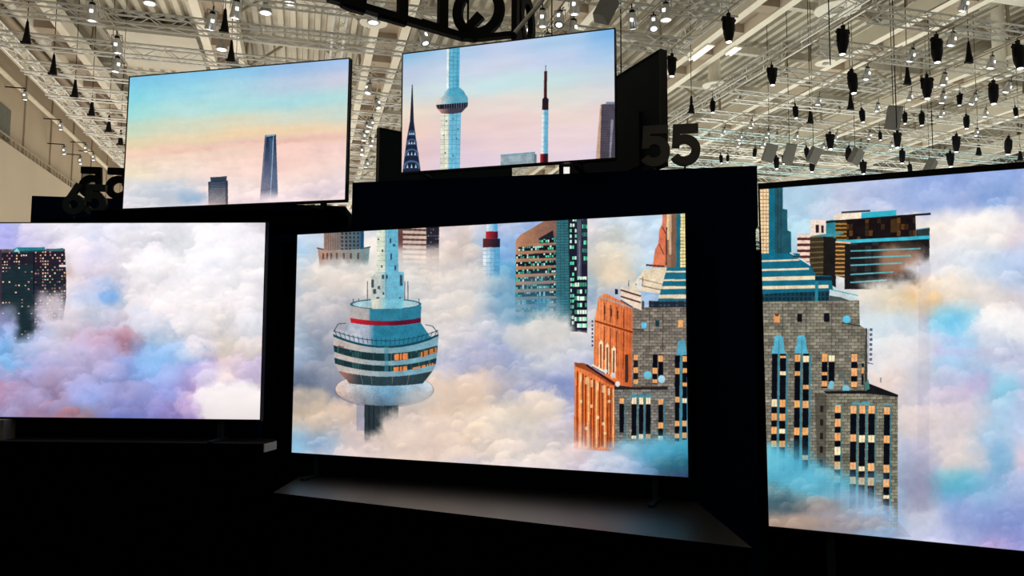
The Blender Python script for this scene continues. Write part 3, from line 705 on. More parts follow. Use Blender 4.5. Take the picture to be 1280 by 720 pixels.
    window_strip(A, 1106, 1113.5, 509, z, [(509.5,519),(545.5,555),(582,592),(600,610),(620,624.5)], w=(246,180,120), hi=(4,))
    for x in (1052, 1072, 1083.4, 1095, 1114): A.rect(x, x+1.7, 508, z, (62,124,132))
    for k in range(7): A.rect(1087, 1090.5, 411+6.2*k, 414.5+6.2*k, (96,104,120))
    A.line((1085.5,412),(1085.5,456),1.0,(150,150,165)); A.line((1084,454),(1092,456),1,(90,90,110)); A.rect(1100.5, 1102.5, 473, 479, (150,150,150))
    # mist
    for (cx, cy, rx, ry, c, a, sd) in ((985,590,46,26,(84,178,208),0.92,1),(960,575,24,18,(110,200,222),0.8,2),(1030,608,40,22,(96,182,210),0.85,3),(1066,632,36,20,(140,178,206),0.85,4),(1090,652,36,20,(160,190,222),0.9,5),
                                      (1000,640,60,16,(150,140,140),0.9,6),(975,624,34,12,(110,160,176),0.7,7),(975,632,30,14,(40,70,84),0.6,8),(1050,655,50,14,(156,150,158),0.85,9),(990,655,50,9,(176,150,134),0.75,10),(1095,600,14,8,(110,180,212),0.35,11)):
        A.puff(cx, cy, rx, ry, c, 1.1, 0.55, 100+sd, a, 30)
    A.cumulus(26, 7, 20, 0.9, 17, y0=596, y1=662, x0=958, x1=1062); A.cumulus(14, 6, 14, 0.8, 18, y0=640, y1=668, x0=1050, x1=1110)
    A.poly([(1124.5,652),(1142,672),(1116,672),(1122,660)], (150,152,172), 0.4)
    return A

def paint_top_left():
    A = Art(720, 405, [(163.5,96.6),(435.9,73.5),(431.3,249.7),(152.4,260.6)])
    A.grid([0,.25,.5,.75,1], [0,.15,.28,.40,.50,.56,.64,.75,.85,1], [
     [(122,196,228),(134,200,232),(140,198,232),(152,190,230),(166,196,234)],
     [(136,214,230),(156,216,230),(170,214,228),(186,206,226),(204,206,222)],
     [(160,222,220),(182,224,222),(176,222,222),(172,218,224),(182,222,222)],
     [(200,218,196),(212,218,194),(220,218,192),(210,218,202),(204,218,206)],
     [(228,214,178),(234,214,180),(240,212,174),(240,212,176),(238,212,182)],
     [(236,204,176),(236,202,180),(232,200,184),(238,200,182),(240,204,188)],
     [(232,208,186),(238,212,194),(240,210,194),(240,202,192),(240,206,200)],
     [(228,216,190),(230,214,202),(238,208,198),(240,204,194),(234,208,202)],
     [(212,210,212),(206,210,216),(232,214,210),(236,212,206),(226,208,208)],
     [(216,216,226),(212,212,222),(232,217,222),(230,214,222),(230,210,214)]], warp=0.05, wscale=70, seed=33, uv=True)
    m = sstep(0.55, 0.7, A.V)
    b = A.a.copy(); A.detail((20,18,16), 44, 37); A.a = b*(1-m[..., None])+A.a*m[..., None]
    n = fbm(A.U*300, A.V*1300, 60, 4, 39); A.a += (n*6*sstep(0.75, 0.5, A.V))[..., None]*np.array((1, 0.9, 0.8))
    ridge = np.exp(-((A.V-0.605-0.035*fbm(A.X, A.X*0, 50, 3, 40)+0.05*A.U)/0.016)**2); A.mix(ridge*0.5, (230,184,176))
    ridge = np.exp(-((A.V-0.575-0.03*fbm(A.X, A.X*0, 70, 3, 44)+0.09*(A.U-.5)**1)/0.012)**2); A.mix(ridge*0.4, (234,188,172))
    for (cx, cy, rx, ry, c, a, sd) in ((185,246,24,12,(206,208,214),0.7,1),(205,240,30,12,(190,198,210),0.85,2),(238,244,16,10,(140,176,212),0.85,3),(245,232,20,10,(216,206,208),0.6,4),(172,252,22,8,(224,222,230),0.7,5),(300,246,26,9,(234,214,216),0.6,6),(400,238,30,10,(206,194,210),0.5,7)):
        A.puff(cx, cy, rx, ry, c, 1.0, 0.5, 120+sd, a, 18)
    A.cumulus(110, 4, 14, 0.9, 12, y0=232, y1=270); A.cumulus(120, 10, 40, 0.3, 14, y0=185, y1=255, squash=0.4)
    cloud = A.a.copy()
    A.poly([(259.5,227),(284,225.5),(284,256),(259.5,257)], vgrad(228, 257, (44,56,74), (184,164,162)))
    for y in np.arange(229, 252, 2.4): A.line((262,y),(282,y-1),0.7,(150,165,180),0.45)
    A.rect(281, 284, 226, 256, (50,50,62), 0.6); A.poly([(262.5,222.5),(282.5,221),(282.5,226),(262.5,227.5)], (44,60,78)); A.line((262,222),(283,220.6),1.2,(24,40,56))
    A.fog(cloud, 240, 300, 256, 280, 8, 5, 3, 45, 0.8)
    A.poly([(331,168.5),(344.5,167.5),(347,248),(324,250)], vgrad(172, 245, (30,50,80), (136,134,154)))
    A.poly([(336,172),(341,172),(347,248),(338,249)], (80,104,134), 0.55); A.line((341.5,170),(337.5,246),0.9,(170,190,208)); A.line((332,170),(326,240),0.8,(120,130,140))
    A.poly([(331.5,168.5),(344,167.5),(343,169.5),(332,170.5)], (120,170,190))
    A.fog(cloud, 310, 360, 243, 280, 8, 8, 6, 46)
    return A

def paint_top_centre():
    A = Art(720, 405, [(503.7,67),(766.3,35.8),(769.5,198),(502.7,215.4)])
    A.grid([0,.25,.5,.75,1], [0,.2,.35,.5,.65,.8,1], [
     [(140,190,226),(176,204,232),(190,205,234),(172,204,234),(124,180,230)],
     [(190,204,226),(200,214,232),(206,214,232),(194,208,234),(172,202,234)],
     [(206,218,222),(206,224,230),(200,228,230),(200,224,226),(200,214,226)],
     [(234,220,204),(231,215,206),(229,218,212),(222,222,214),(216,215,218)],
     [(240,210,194),(233,208,205),(236,210,208),(236,215,208),(236,215,212)],
     [(234,200,194),(225,200,212),(233,208,210),(236,212,216),(236,212,214)],
     [(236,205,200),(224,204,222),(228,210,220),(233,212,222),(222,210,228)]], warp=0.08, wscale=80, seed=53, uv=True)
    n = fbm(A.U*240, A.V*700, 60, 5, 59); A.a += (n*9)[..., None]*np.array((1, .8, .7))
    cloud = A.a.copy()
    # spire
    A.poly([(514.8,105),(515.6,105),(517.5,155),(512.5,155)], (34,34,50))
    A.poly([(512.5,152),(517.5,152),(520,172),(523,192),(526.5,216),(503.5,218),(506.5,192),(509,172)], (30,38,62))
    for (y, w_) in ((166,4.6),(178,6.4),(192,8.6),(208,10.5)):
        A.poly([(515+w_*math.cos(t), y+w_*0.75*math.sin(t)) for t in np.linspace(math.pi, 2*math.pi, 16)]+[(515+w_,y+3),(515-w_,y+3)], (70,98,136))
        A.poly([(515+w_*.75*math.cos(t), y+w_*0.5*math.sin(t)) for t in np.linspace(math.pi, 2*math.pi, 16)]+[(515+w_*.75,y+3),(515-w_*.75,y+3)], (26,34,54))
        for dx in (-0.5, 0, 0.5): A.poly([(515+dx*w_-1.3,y+2),(515+dx*w_,y-w_*.35),(515+dx*w_+1.3,y+2)], (176,206,226))
    # tower with a disc
    A.poly([(560,56),(574,56),(573.5,112),(560,112)], lambda X, Y: hgrad(560, 574, (110,190,216), (84,168,200))(X, Y)*np.where(((Y % 5) < 0.8) | ((X % 4.6) < 0.7), 0.8, 1.0)[..., None])
    A.rect(558, 560.5, 58, 110, (236,240,240))
    A.poly([(551,140),(576,138),(575,214),(550.5,215)], lambda X, Y: hgrad(560.2, 561.8, (226,228,208), (112,186,216))(X, Y)*np.where(((Y % 6) < 0.9) | ((X % 5) < 0.7), 0.84, 1.0)[..., None])
    for (x, y) in ((557,150),(566,147),(554,168),(570,172),(556,190),(566,194),(572,160)): A.rect(x, x+1.6, y, y+2, (50,80,100), 0.8)
    A.poly([(553,122),(556,114),(561,110),(574,108.5),(579,113),(583,120)], hgrad(554, 562, (190,204,206), (78,158,184)))
    A.poly([(544.5,124),(553,120),(583,119),(584.5,122),(584.5,131),(578,136),(550,138),(545,132)], hgrad(548, 566, (234,222,214), (92,160,184)))
    A.poly([(545,130.5),(584.5,127.5),(584,133),(578,136.5),(551,138),(546,134.5)], lights((30,34,48), 3, 30, 0.9, [(90,96,104)], 3, 0, 0.25, 1))
    A.poly([(547,136),(583,133.5),(577,140),(566,142),(552,141.5)], hgrad(548, 562, (206,132,112), (66,62,78)))
    # thin mast
    A.line((681.2,81),(681.2,89),0.9,(70,70,80)); A.rect(679.3, 683, 88.5, 123, hgrad(679.5, 682.5, (92,40,40), (40,22,30)))
    A.poly([(677.5,124),(679.5,121.5),(683,121.5),(685.2,124),(685.2,137.5),(677.3,137.5)], (38,26,36))
    A.poly([(677.3,137.5),(685.2,137.5),(685.2,194),(676.5,194)], hgrad(678.5, 681, (226,232,234), (104,172,202))); 
    for y in range(142, 192, 6): A.line((677,y),(685,y),0.5,(80,130,160),0.6)
    A.poly([(675.5,193),(685.3,192.5),(685.3,206),(675.5,207)], hgrad(676, 681, (180,40,44), (46,20,32)))
    # grey block and brown tower
    A.poly([(626,194),(669,190.5),(669,208),(626,210)], lights((146,164,174), 7, 7, 0.5, [(132,150,162),(156,172,180)], 4, 0, 0.95, 0.95)); A.line((626,194.5),(669,191),1.4,(110,156,180)); A.poly([(668,193),(671,193.5),(671,206),(668,207)], (100,120,132))
    A.poly([(750.5,131),(768,128),(771,200),(749.5,202)], bands(130, 3, 0.7, (78,72,84), (66,60,72))); A.poly([(750,132),(751.5,131),(750.5,202),(745,203)], (196,160,138)); A.poly([(763.5,150),(767,150),(764,200),(762,200)], (150,148,164), 0.8); A.rect(757, 768, 127.5, 130.5, (120,140,166))
    return A
#ART_END

def screen_material(name, img):
    m = bpy.data.materials.new(name); m.use_nodes = True
    nt = m.node_tree; nt.nodes.clear()
    out = nt.nodes.new('ShaderNodeOutputMaterial'); em = nt.nodes.new('ShaderNodeEmission')
    tx = nt.nodes.new('ShaderNodeTexImage'); tx.image = img; tx.extension = 'EXTEND'
    em.inputs[1].default_value = 1.0
    nt.links.new(tx.outputs[0], em.inputs[0]); nt.links.new(em.outputs[0], out.inputs[0])
    return m

# ---------------------------------------------------------------- the hall (setting)
struct(MB().box(-60, 60, -30, 90, -0.2, 0).build('floor', M['carpet']))
def hall_obj(o):       # place a mesh built in (v across, u along, z) into the hall
    o.location = (0, 0, 0); o.rotation_euler = (0, 0, TH)
    return o
# local x = v (across), local y = u (along)
V0, V1, U0, U1 = -10.0, 46.0, -22.0, 78.0
ZD = 14.0
deck = MB(); prof = []; v = V0; pitch = 0.46
while v < V1:
    prof += [(v, ZD), (v+0.20, ZD), (v+0.23, ZD+0.30), (v+0.43, ZD+0.30)]; v += pitch
for (a, za), (b, zb) in zip(prof[:-1], prof[1:]):
    n = len(deck.v); deck.v += [(a,U0,za),(b,U0,zb),(b,U1,zb),(a,U1,za)]; deck.f.append((n,n+1,n+2,n+3))
struct(hall_obj(deck.build('ceiling', M['deck'])))
struct(hall_obj(MB().box(V0-0.4, V1, U0, U1, ZD+0.4, ZD+0.6).build('roof', M['deck'])))
struct(hall_obj(MB().box(V0-0.4, V1, U1, U1+0.4, 0, ZD+0.4).build('wall_back', M['wall'])))
wl = struct(hall_obj(MB().box(V0-0.4, V0, U0, U1, 0, ZD+0.4).build('wall_left', M['wall'])))
lw = MB().box(V0, V0+0.35, U0, U1, 0, 8.2).build('lower_wall', M['wall_low'], wl)
pr_ = MB()
for k in range(24): pr_.box(V0, V0+0.05, 10+3.0*k, 10.06+3.0*k, 8.2, ZD)
pr_.build('panel_joint', M['girder_web'], wl)['kind'] = 'stuff'
rl = MB()
for k in range(150): rl.tube((V0+0.2, 12+0.4*k, 8.2), (V0+0.2, 12+0.4*k, 8.55), 0.02, 4)
rl.tube((V0+0.2, 10, 8.55), (V0+0.2, 74, 8.55), 0.03, 5)
rl.build('railing', M['brace'], wl)['kind'] = 'stuff'
for k in range(5):
    MB().box(V0, V0+0.06, 26.6+k*12, 29.6+k*12, 8.5, 9.6).build('dark_window', M['win_dark'], wl)
MB().tube((V0+0.25, U0, 10.45), (V0+0.25, U1, 10.45), 0.09, 8).build('pipe', M['tray'], wl)
for zz, dv in ((11.0, 0.5), (11.25, 0.75), (11.5, 0.35)):
    MB().box(V0+dv-0.06, V0+dv+0.10, U0, U1, zz-0.07, zz+0.07).build('cable_tray', M['tray'], wl)
gut = MB().box(V0, V0+0.95, U0, U1, 11.62, 11.7)
gut.build('dark_shelf', M['girder_web'], wl)

# roof girders: pairs of pale flanges with a brown web between them
def girder_mesh():
    f = MB()
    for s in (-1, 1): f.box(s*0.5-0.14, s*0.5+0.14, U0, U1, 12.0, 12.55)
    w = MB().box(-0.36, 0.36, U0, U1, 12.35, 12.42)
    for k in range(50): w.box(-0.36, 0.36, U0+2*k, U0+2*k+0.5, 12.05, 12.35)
    b = MB()
    for k in range(19):
        u = U0+1.5+5.2*k
        for s in (-1, 1):
            b.tube((s*0.5, u, 12.5), (s*1.9, u+0.9, 14), 0.06, 5); b.tube((s*0.5, u, 12.5), (s*0.6, u, 14), 0.06, 5)
    return f.data('girder_flange', M['girder']), w.data('web', M['girder_web']), b.data('brace', M['brace'])
gf, gw, gb = girder_mesh()
GV = [-8.55+5.53*k for k in range(10)]
for k, gv in enumerate(GV):
    t = link('ceiling_girder', gf); t.location = BX*gv; t.rotation_euler = (0, 0, TH); struct(t)
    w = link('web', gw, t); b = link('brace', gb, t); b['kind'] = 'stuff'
pu = MB().box(V0, V1, -0.12, 0.12, 13.45, 13.75).data('ceiling_purlin', M['purlin'])
for k in range(24):
    t = struct(link('ceiling_purlin', pu)); t.location = AX*(-18.85+4.15*k); t.rotation_euler = (0, 0, TH)
# pale boards that close some bays of the roof
rp = random.Random(4)
pan = MB().box(-1.55, 1.55, -1.9, 1.9, 0, 0.12).data('ceiling_board', M['panel'])
bays = [(-5.8,24),(-5.8,32.5),(-5.8,41),(-0.2,39),(21.8,18.0),(27.4,23.5),(-5.8,20)]
for (vv, uu) in bays:
    t = struct(link('ceiling_board', pan)); t.location = hall(uu, vv, 13.2+0.1*rp.random()); t.rotation_euler = (0, 0, TH)

# ---------------------------------------------------------------- the stand
def yaw_pt(x, y0, slope): return (x, y0+slope*x)
# header wall of the centre (front plane y = 4.10 - 0.2126 x)
def fy(x): return 4.10-0.2126*x
hdr = MB().prism([(-0.908,fy(-0.908)),(1.24,fy(1.24)),(1.75,6.2),(-1.25,6.2)], 2.125, 2.434).build('black_header', M['black_wall'])
tag(hdr, 'long black header beam above the centre screen, carrying the upper centre screen', 'display wall')
cw = MB().prism([(-1.36,4.52),(-1.30,4.475),(0.98,3.655),(1.235,3.86),(1.5,5.0),(-1.0,5.3)], 0, 2.12).build('display_backing', M['black_wall'])
tag(cw, 'tall black wall directly behind the big centre screen', 'display wall')
# left bulkhead (under the upper left screen) and the header behind it
lb = MB().prism([(-2.37,4.27),(-0.985,4.20),(-0.955,4.42),(-1.6,4.9),(-2.88,4.85),(-2.83,4.57),(-2.37,4.55)], 2.20, 2.262).build('black_shelf', M['black_trim'])
tag(lb, 'black shelf carrying the upper left screen', 'shelf')
lw2 = MB().prism([(-3.8,4.40),(-1.40,4.304),(-1.40,4.60),(-3.8,4.8)], 0, 2.12).build('display_backing', M['black_wall'])
tag(lw2, 'low black wall directly behind the lower left screen', 'display wall')
lh = MB().prism([(-3.225,5.09),(-1.19,5.404),(-1.22,5.8),(-3.4,5.4)], 0, 2.505).build('rear_backing', M['black_wall'])
tag(lh, 'black back wall behind the 65 sign, left of the upper left screen', 'display wall')
# ledges
cl = empty('display_ledge', (-0.06, 3.5, 0.79))
tag(cl, 'dark grey ledge under the centre screen, lit by it', 'ledge')
o = MB().prism([(-1.165,3.835),(0.87,2.830),(0.87,3.67),(0.86,3.675),(-1.17,4.42)], 0.75, 0.79).build('ledge_top', M['ledge'], cl)
o.matrix_parent_inverse = Matrix.Translation(cl.location).inverted()
o = MB().prism([(-1.155,3.85),(0.86,2.85),(0.86,3.66),(0.85,3.67),(-1.16,4.405)], 0.0, 0.75).build('ledge_front', M['black_trim'], cl)
o.matrix_parent_inverse = Matrix.Translation(cl.location).inverted()
o = MB().prism([(-1.167,3.832),(0.872,2.827),(0.8735,2.830),(-1.1655,3.8355)], 0.745, 0.7895).build('nosing', M['black_trim'], cl)
o.matrix_parent_inverse = Matrix.Translation(cl.location).inverted()
ll = empty('display_ledge', (-2.5, 4.2, 1.0))
tag(ll, 'narrow dark ledge under the lower left screen', 'ledge')
inv = Matrix.Translation(ll.location).inverted()
for nm, me in (('ledge_top', MB().prism([(-3.8,4.12),(-1.285,4.035),(-1.262,4.175),(-1.30,4.27),(-3.8,4.37)], 0.955, 1.0).data('ledge_top', M['ledge_dark'])),
               ('ledge_front', MB().prism([(-3.8,4.117),(-1.288,4.031),(-1.286,4.036),(-3.8,4.122)], 0.945, 1.001).data('ledge_front', M['black_trim'])),
               ('pale_end', MB().prism([(-1.284,4.037),(-1.280,4.037),(-1.257,4.172),(-1.262,4.172)], 0.957, 0.999).data('pale_end', M['ledge_edge'])),  # end face in a paler grey than the rest of the ledge
               ('plinth', MB().prism([(-3.8,4.16),(-1.31,4.075),(-1.31,4.27),(-3.8,4.37)], 0.0, 0.955).data('plinth', M['black_trim']))):
    o = link(nm, me, ll); o.matrix_parent_inverse = inv
    if nm == 'pale_end': o['label'] = 'pale grey end of the ledge'
gbk = MB().box(-0.16, 0.16, -0.05, 0.05, 0, 0.105).build('grey_block', M['grey_block'])
gbk.location = (-2.865, 4.19, 1.0)
tag(gbk, 'small grey block on the ledge below the left end of the lower left screen', 'block')
rst = empty('screen_stand', (2.0, 2.5, 0))
tag(rst, 'black stand under the large right screen', 'stand')
ry = R(-24.986); rst.rotation_euler = (0, 0, ry)
MB().box(-1.17, 1.3, 0.09, 0.45, 0, 1.9).build('stand_back', M['black_trim'], rst)
MB().box(-1.06, 1.3, -0.30, 0.09, 0.0, 0.62).build('stand_shelf', M['black_trim'], rst)
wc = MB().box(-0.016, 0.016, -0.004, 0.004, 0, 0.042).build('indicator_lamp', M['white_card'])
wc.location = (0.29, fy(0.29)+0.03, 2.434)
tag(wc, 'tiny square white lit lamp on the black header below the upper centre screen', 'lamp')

# ---------------------------------------------------------------- televisions
def television(name, label, diag, yaw, c, tilt, art, foot_h, foot_x, art_name, depth=0.035, feet=True, top=0.006):
    k = math.hypot(16, 9); w = diag*0.0254*16/k; h = diag*0.0254*9/k
    u = Vector((math.sin(yaw)*math.sin(tilt), -math.cos(yaw)*math.sin(tilt), math.cos(tilt)))
    base = Vector(c)-u*(h/2)
    t = empty(name, base, yaw, tilt)
    tag(t, label, 'television', 'televisions on the stand')
    bz = 0.006
    m = MB().box(-w/2-bz, w/2+bz, 0.006, depth, -bz-0.004, h+bz)
    m.box(-w/2*0.8, w/2*0.8, depth, depth+0.02, 0.1*h, 0.62*h)
    m.build('cabinet', M['tv_body'], t)
    f = MB()
    f.box(-w/2-bz, w/2+bz, -0.002, depth if top > bz else 0.006, h, h+top); f.box(-w/2-bz, w/2+bz, -0.002, 0.006, -bz-0.004, 0)
    f.box(-w/2-bz, -w/2, -0.002, 0.006, 0, h); f.box(w/2, w/2+bz, -0.002, 0.006, 0, h)
    f.build('bezel', M['tv_bezel'], t)
    me = bpy.data.meshes.new('screen')
    me.from_pydata([(-w/2,0.002,0),(w/2,0.002,0),(w/2,0.002,h),(-w/2,0.002,h),(-w/2,0.006,0),(w/2,0.006,0),(w/2,0.006,h),(-w/2,0.006,h)], [],
                   [(0,1,2,3),(5,4,7,6),(4,5,1,0),(3,2,6,7),(4,0,3,7),(1,5,6,2)])
    uvl = me.uv_layers.new(name='UVMap')
    for li, uv in zip(me.polygons[0].loop_indices, ((0,0),(1,0),(1,1),(0,1))): uvl.data[li].uv = uv
    me.materials.append(screen_material(art_name, art().image(art_name))); me.materials.append(M['tv_bezel'])
    for p in me.polygons[1:]: p.material_index = 1
    link('screen', me, t)
    if feet:
        for sx in foot_x:
            ft = MB()
            ft.box(sx-0.012, sx+0.012, -0.11, 0.085, -foot_h, -foot_h+0.012)
            ft.box(sx-0.014, sx+0.014, 0.008, 0.034, -foot_h+0.01, 0.02)
            ft.build('foot', M['tv_body'], t)
    return t
television('television', 'big centre television showing a pod tower and stone skyscraper above clouds', 98, R(-20.4466), (-0.20513899, 3.95004536, 1.52840803), R(0.14), paint_centre, 0.127, (-0.93, 0.93), 'centre_picture')
television('television', 'lower left television showing pink and blue clouds beside a dark office block', 85, R(-2.8868), (-2.27920183, 4.17923598, 1.64548344), R(0.353), paint_left, 0.115, (-0.87, 0.72), 'left_picture')
television('television', 'large right television cut by the picture edge, showing a stone tower in clouds', 98, R(-24.9857), (1.90112492, 2.34196889, 1.47662369), R(3.2298), paint_right, 0.24, (-0.88, 0.88), 'right_picture', top=0.022)
television('television', 'upper left television showing a pastel sunset sky and two towers', 65, R(-12.9755), (-1.63438012, 4.39594241, 2.72899506), R(-0.622), paint_top_left, 0.058, (-0.45, 0.58), 'upper_left_picture')
television('television', 'upper centre television showing a spire and a disc tower against pink sky', 55, R(-17.4857), (-0.05053385, 4.1027824, 2.83632064), R(0.656), paint_top_centre, 0.055, (-0.42, 0.42), 'upper_centre_picture')
# two more seen from behind
def back_tv(label, near, direction, w, z0, z1, foot):
    d = Vector((*direction, 0)).normalized(); ang = math.atan2(d.y, d.x)
    t = empty('television', (near[0], near[1], z0), ang)
    tag(t, label, 'television', 'televisions on the stand')
    h = z1-z0
    MB().box(0, w, -0.018, 0.018, 0, h).build('cabinet', M['tv_body'], t)
    f = MB().box(-0.006, 0.0, -0.024, 0.024, 0, h).box(w, w+0.006, -0.024, 0.024, 0, h).box(-0.006, w+0.006, -0.024, 0.024, h, h+0.006)
    f.build('bezel', M['tv_bezel'], t)
    MB().box(w*0.15, w*0.85, 0.018, 0.04, h*0.06, h*0.55).build('rear_cover', M['tv_body'], t)
    for sx in foot:
        MB().tube((sx, -0.02, 0.02), (sx, 0.20, -0.05), 0.008, 6).tube((sx, -0.02, 0.02), (sx, -0.20, -0.05), 0.008, 6).build('foot', M['tv_bezel'], t)
back_tv('black television turned away behind the 55 sign at right', (0.82, 4.1), (-0.39, 0.92), 1.22, 2.49, 3.135, (0.25, 1.0))
back_tv('black television turned away behind the left edge of the upper centre screen', (-1.0, 5.62), (0.8, 0.6), 1.22, 2.49, 3.13, (0.25, 1.0))

# ---------------------------------------------------------------- number signs and the hanging sign
def arcpts(cx, cz, rx, rz, a0, a1, n=18): return [(cx+rx*math.cos(R(a0+(a1-a0)*i/n)), cz+rz*math.sin(R(a0+(a1-a0)*i/n))) for i in range(n+1)]
def five(h, d, w=None):
    s = h*0.21; r = h*0.27; wd = h*0.68; cx = wd/2-0.01*h
    m = MB(); zc = r+s/2
    m.stroke([(wd*0.14, h-s/2), (wd*0.97, h-s/2)], s, d)
    m.stroke([(wd*0.14+s*0.32, h-0.001), (wd*0.10+s*0.30, h*0.44)], s*0.85, d*0.998)
    m.stroke(arcpts(cx, zc, r, r, 138, -148, 26), s, d*0.996)
    return m
def six(h, d):
    s = h*0.20; r = h*0.235; cx = h*0.33; zc = r+s/2
    m = MB(); m.stroke(arcpts(cx, zc, r, r, 0, 345, 26), s, d, True)
    m.stroke([(cx-r*0.80, zc+r*0.45), (cx+r*0.55, h)], s*0.9, d*0.998)
    return m
def sign(name, label, glyphs, h, d, loc, yaw, mirror, material, spacing, foot=0.0):
    t = empty(name, loc, yaw)
    tag(t, label, 'number sign', 'screen size numbers')
    tot = spacing*(len(glyphs)-1)+h*0.68
    for i, g in enumerate(glyphs):
        m = g(h, d); x0 = i*spacing-tot/2
        m.v = [((x+x0)*(-1 if mirror else 1), y, z+foot) for x, y, z in m.v]
        if foot: m.tube(((x0+h*0.34)*(-1 if mirror else 1), 0, 0), ((x0+h*0.34)*(-1 if mirror else 1), 0, foot+0.01), 0.006, 6)
        m.build('digit', material, t)
    return t
sign('size_number_sign', 'grey number 55 standing on the black header beside the turned away television', [five, five], 0.219, 0.03, (0.822, 3.955, 2.434), R(-11.9), False, M['grey_sign'], 0.154, 0.022)
sign('size_number_sign', 'dark blue number 65 in front of the black back wall', [six, five], 0.190, 0.03, (-2.602, 4.62, 2.262), R(8), False, M['blue_sign'], 0.116, 0.032)
sign('size_number_sign', 'black number 55 seen from behind, partly hidden by the upper left screen', [five, five], 0.222, 0.03, (-2.815, 5.235, 2.505), R(8.7), True, M['dark_sign'], 0.172, 0.006)

hs = empty('hanging_letter_sign', (-0.49, 8.0, 4.78))
tag(hs, 'black hanging letter sign seen from behind above the upper centre screen', 'hanging sign')
def seg(a, b, w, z0, z1):
    a, b = Vector((a[0]+0.49, a[1]-8.0)), Vector((b[0]+0.49, b[1]-8.0)); n = (b-a).normalized(); p = Vector((-n.y, n.x))*w/2
    return [(a+p)[:], (b+p)[:], (b-p)[:], (a-p)[:]], z0, z1
P0, P1, P2 = (-1.76, 7.05), (-0.49, 8.0), (0.02, 7.86)
br = MB(); br.prism(*seg(P0, (-0.55, 7.955), 0.085, 0.0, 0.07)).prism(*seg((-0.56, 7.95), (-0.40, 7.985), 0.095, 0.0, 0.07)).prism(*seg((-0.42, 7.98), P2, 0.085, 0.0, 0.05))
br.build('base_rail', M['dark_sign'], hs)
def letter(path_list, at, direction, h, mirror, d=0.06):
    m = MB()
    for path, w_, closed in path_list: m.stroke(path, w_, d, closed)
    o = m.build('letter', M['dark_sign'], hs)
    o.location = (at[0]+0.49, at[1]-8.0, 0.02); dv = Vector(direction); o.rotation_euler = (0, 0, math.atan2(dv.y, dv.x))
    return o
dl = (1.27, 0.95); hh = 0.60; s = 0.105
def onl(t): return (P0[0]+(P1[0]-P0[0])*t, P0[1]+(P1[1]-P0[1])*t)
letter([([(0, 0), (0, hh)], s, False), ([(0.04, 0.035), (-0.26, 0.035)], 0.07, False)], onl(0.80), dl, hh, True)                                        # L
letter([([(0, 0), (0, hh)], s, False)]+[([(0.04, z), (-0.26, z)], s*0.99, False) for z in (0.0, hh/2, hh-s/2)], onl(0.50), dl, hh, True)                  # E
letter([([(0, 0), (0, hh)], s, False), ([(0.04, 0.0), (-0.10, 0.0)]+arcpts(-0.12, hh/2, 0.2, hh/2, 270, 90, 12)+[(0.04, hh-s/2)], s*0.99, False)], onl(0.21), dl, hh, True)   # D
letter([(arcpts(0, hh/2, 0.235, hh/2-s/2, 0, 348, 28), s, True), ([(-0.20, 0.03), (0.03, hh*0.42)], s*0.98, False)], (-0.375, 7.96), (0.51, -0.14), hh, True)         # Q
letter([([(0, -0.06), (0, hh)], s, False), ([(0.04, s/2), (0.2, s/2)], s*0.99, False)], (0.02, 7.88), (0.3, 1.0), hh, False)
letter([(arcpts(0.36, hh/2, 0.2, hh/2-s/2, 0, 348, 24), s, True)], (0.02, 7.88), (0.35, 1.0), hh, False)
MB().tube((0.50, -0.18, 0.02), (0.86, -0.1, 0.50), 0.024, 8).build('silver_strut', M['silver'], hs)['label'] = 'silver diagonal strut'
for (x, y) in ((-1.2, -0.9), (0.0, 0.0), (0.52, -0.14)): MB().tube((x, y, 0.05), (x, y, 9.2-4.78), 0.012, 6).build('suspension_wire', M['cable'], hs)

# ---------------------------------------------------------------- lighting trusses
ZT = 9.0
def truss_meshes(length, tag_name, m):
    a = 0.145; c = MB(); l = MB()
    for sy in (-1, 1):
        for sz in (-1, 1): c.tube((0, sy*a, sz*a), (length, sy*a, sz*a), 0.026, 5)
    n = int(length/0.42); st = length/n
    for i in range(n):
        x0, x1 = i*st, (i+1)*st; s = 1 if i % 2 else -1
        for sy in (-1, 1): l.tube((x0, sy*a, s*a), (x1, sy*a, -s*a), 0.012, 3, caps=False)
        for sz in (-1, 1): l.tube((x0, s*a, sz*a), (x1, -s*a, sz*a), 0.012, 3, caps=False)
    return c.data('chords', m), l.data('lattice', m)
def truss(meshes, loc, rz, label, group):
    t = empty('lighting_truss', loc, rz); tag(t, label, 'truss', group)
    link('chords', meshes[0], t); link('lattice', meshes[1], t)['kind'] = 'stuff'
    return t
tr_left = truss_meshes(16.6, 'left', M['alu']); tr_right = truss_meshes(33.0, 'right', M['alu']); tr_cool = truss_meshes(33.0, 'cool', M['alu_cool']); tr_long = truss_meshes(50.0, 'long', M['alu'])
for k in range(20):
    u = 14.75+2.05*k
    lab = 'silver cross truss between the beige wall and the upper left screen, %s from the front' % ordinal(k)
    truss(tr_left, hall(u, -7.5, ZT), TH, lab, 'left cross trusses')
for k in range(19):
    u = 13.9+1.93*k
    cool = k >= 5 and k % 2 == 1
    lab = '%s cross truss above the large right screen, %s from the front' % ('bluish' if cool else 'silver', ordinal(k))
    truss(tr_cool if cool else tr_right, hall(u, 12.0, ZT-0.02), TH, lab, 'right cross trusses')
for (vv, u0, lab) in ((12.0, 9.0, 'long silver truss running into the hall, right of the 55 sign'), (9.1, 8.0, 'long silver truss running into the hall behind the turned away television'),
                      (0.65, 14.8, 'long silver truss running away above the gap between the two upper screens'), (-7.6, 15.0, 'long silver truss running along the beige wall')):
    truss(tr_long, hall(u0, vv, ZT+0.37), TH+math.pi/2, lab, 'long trusses')

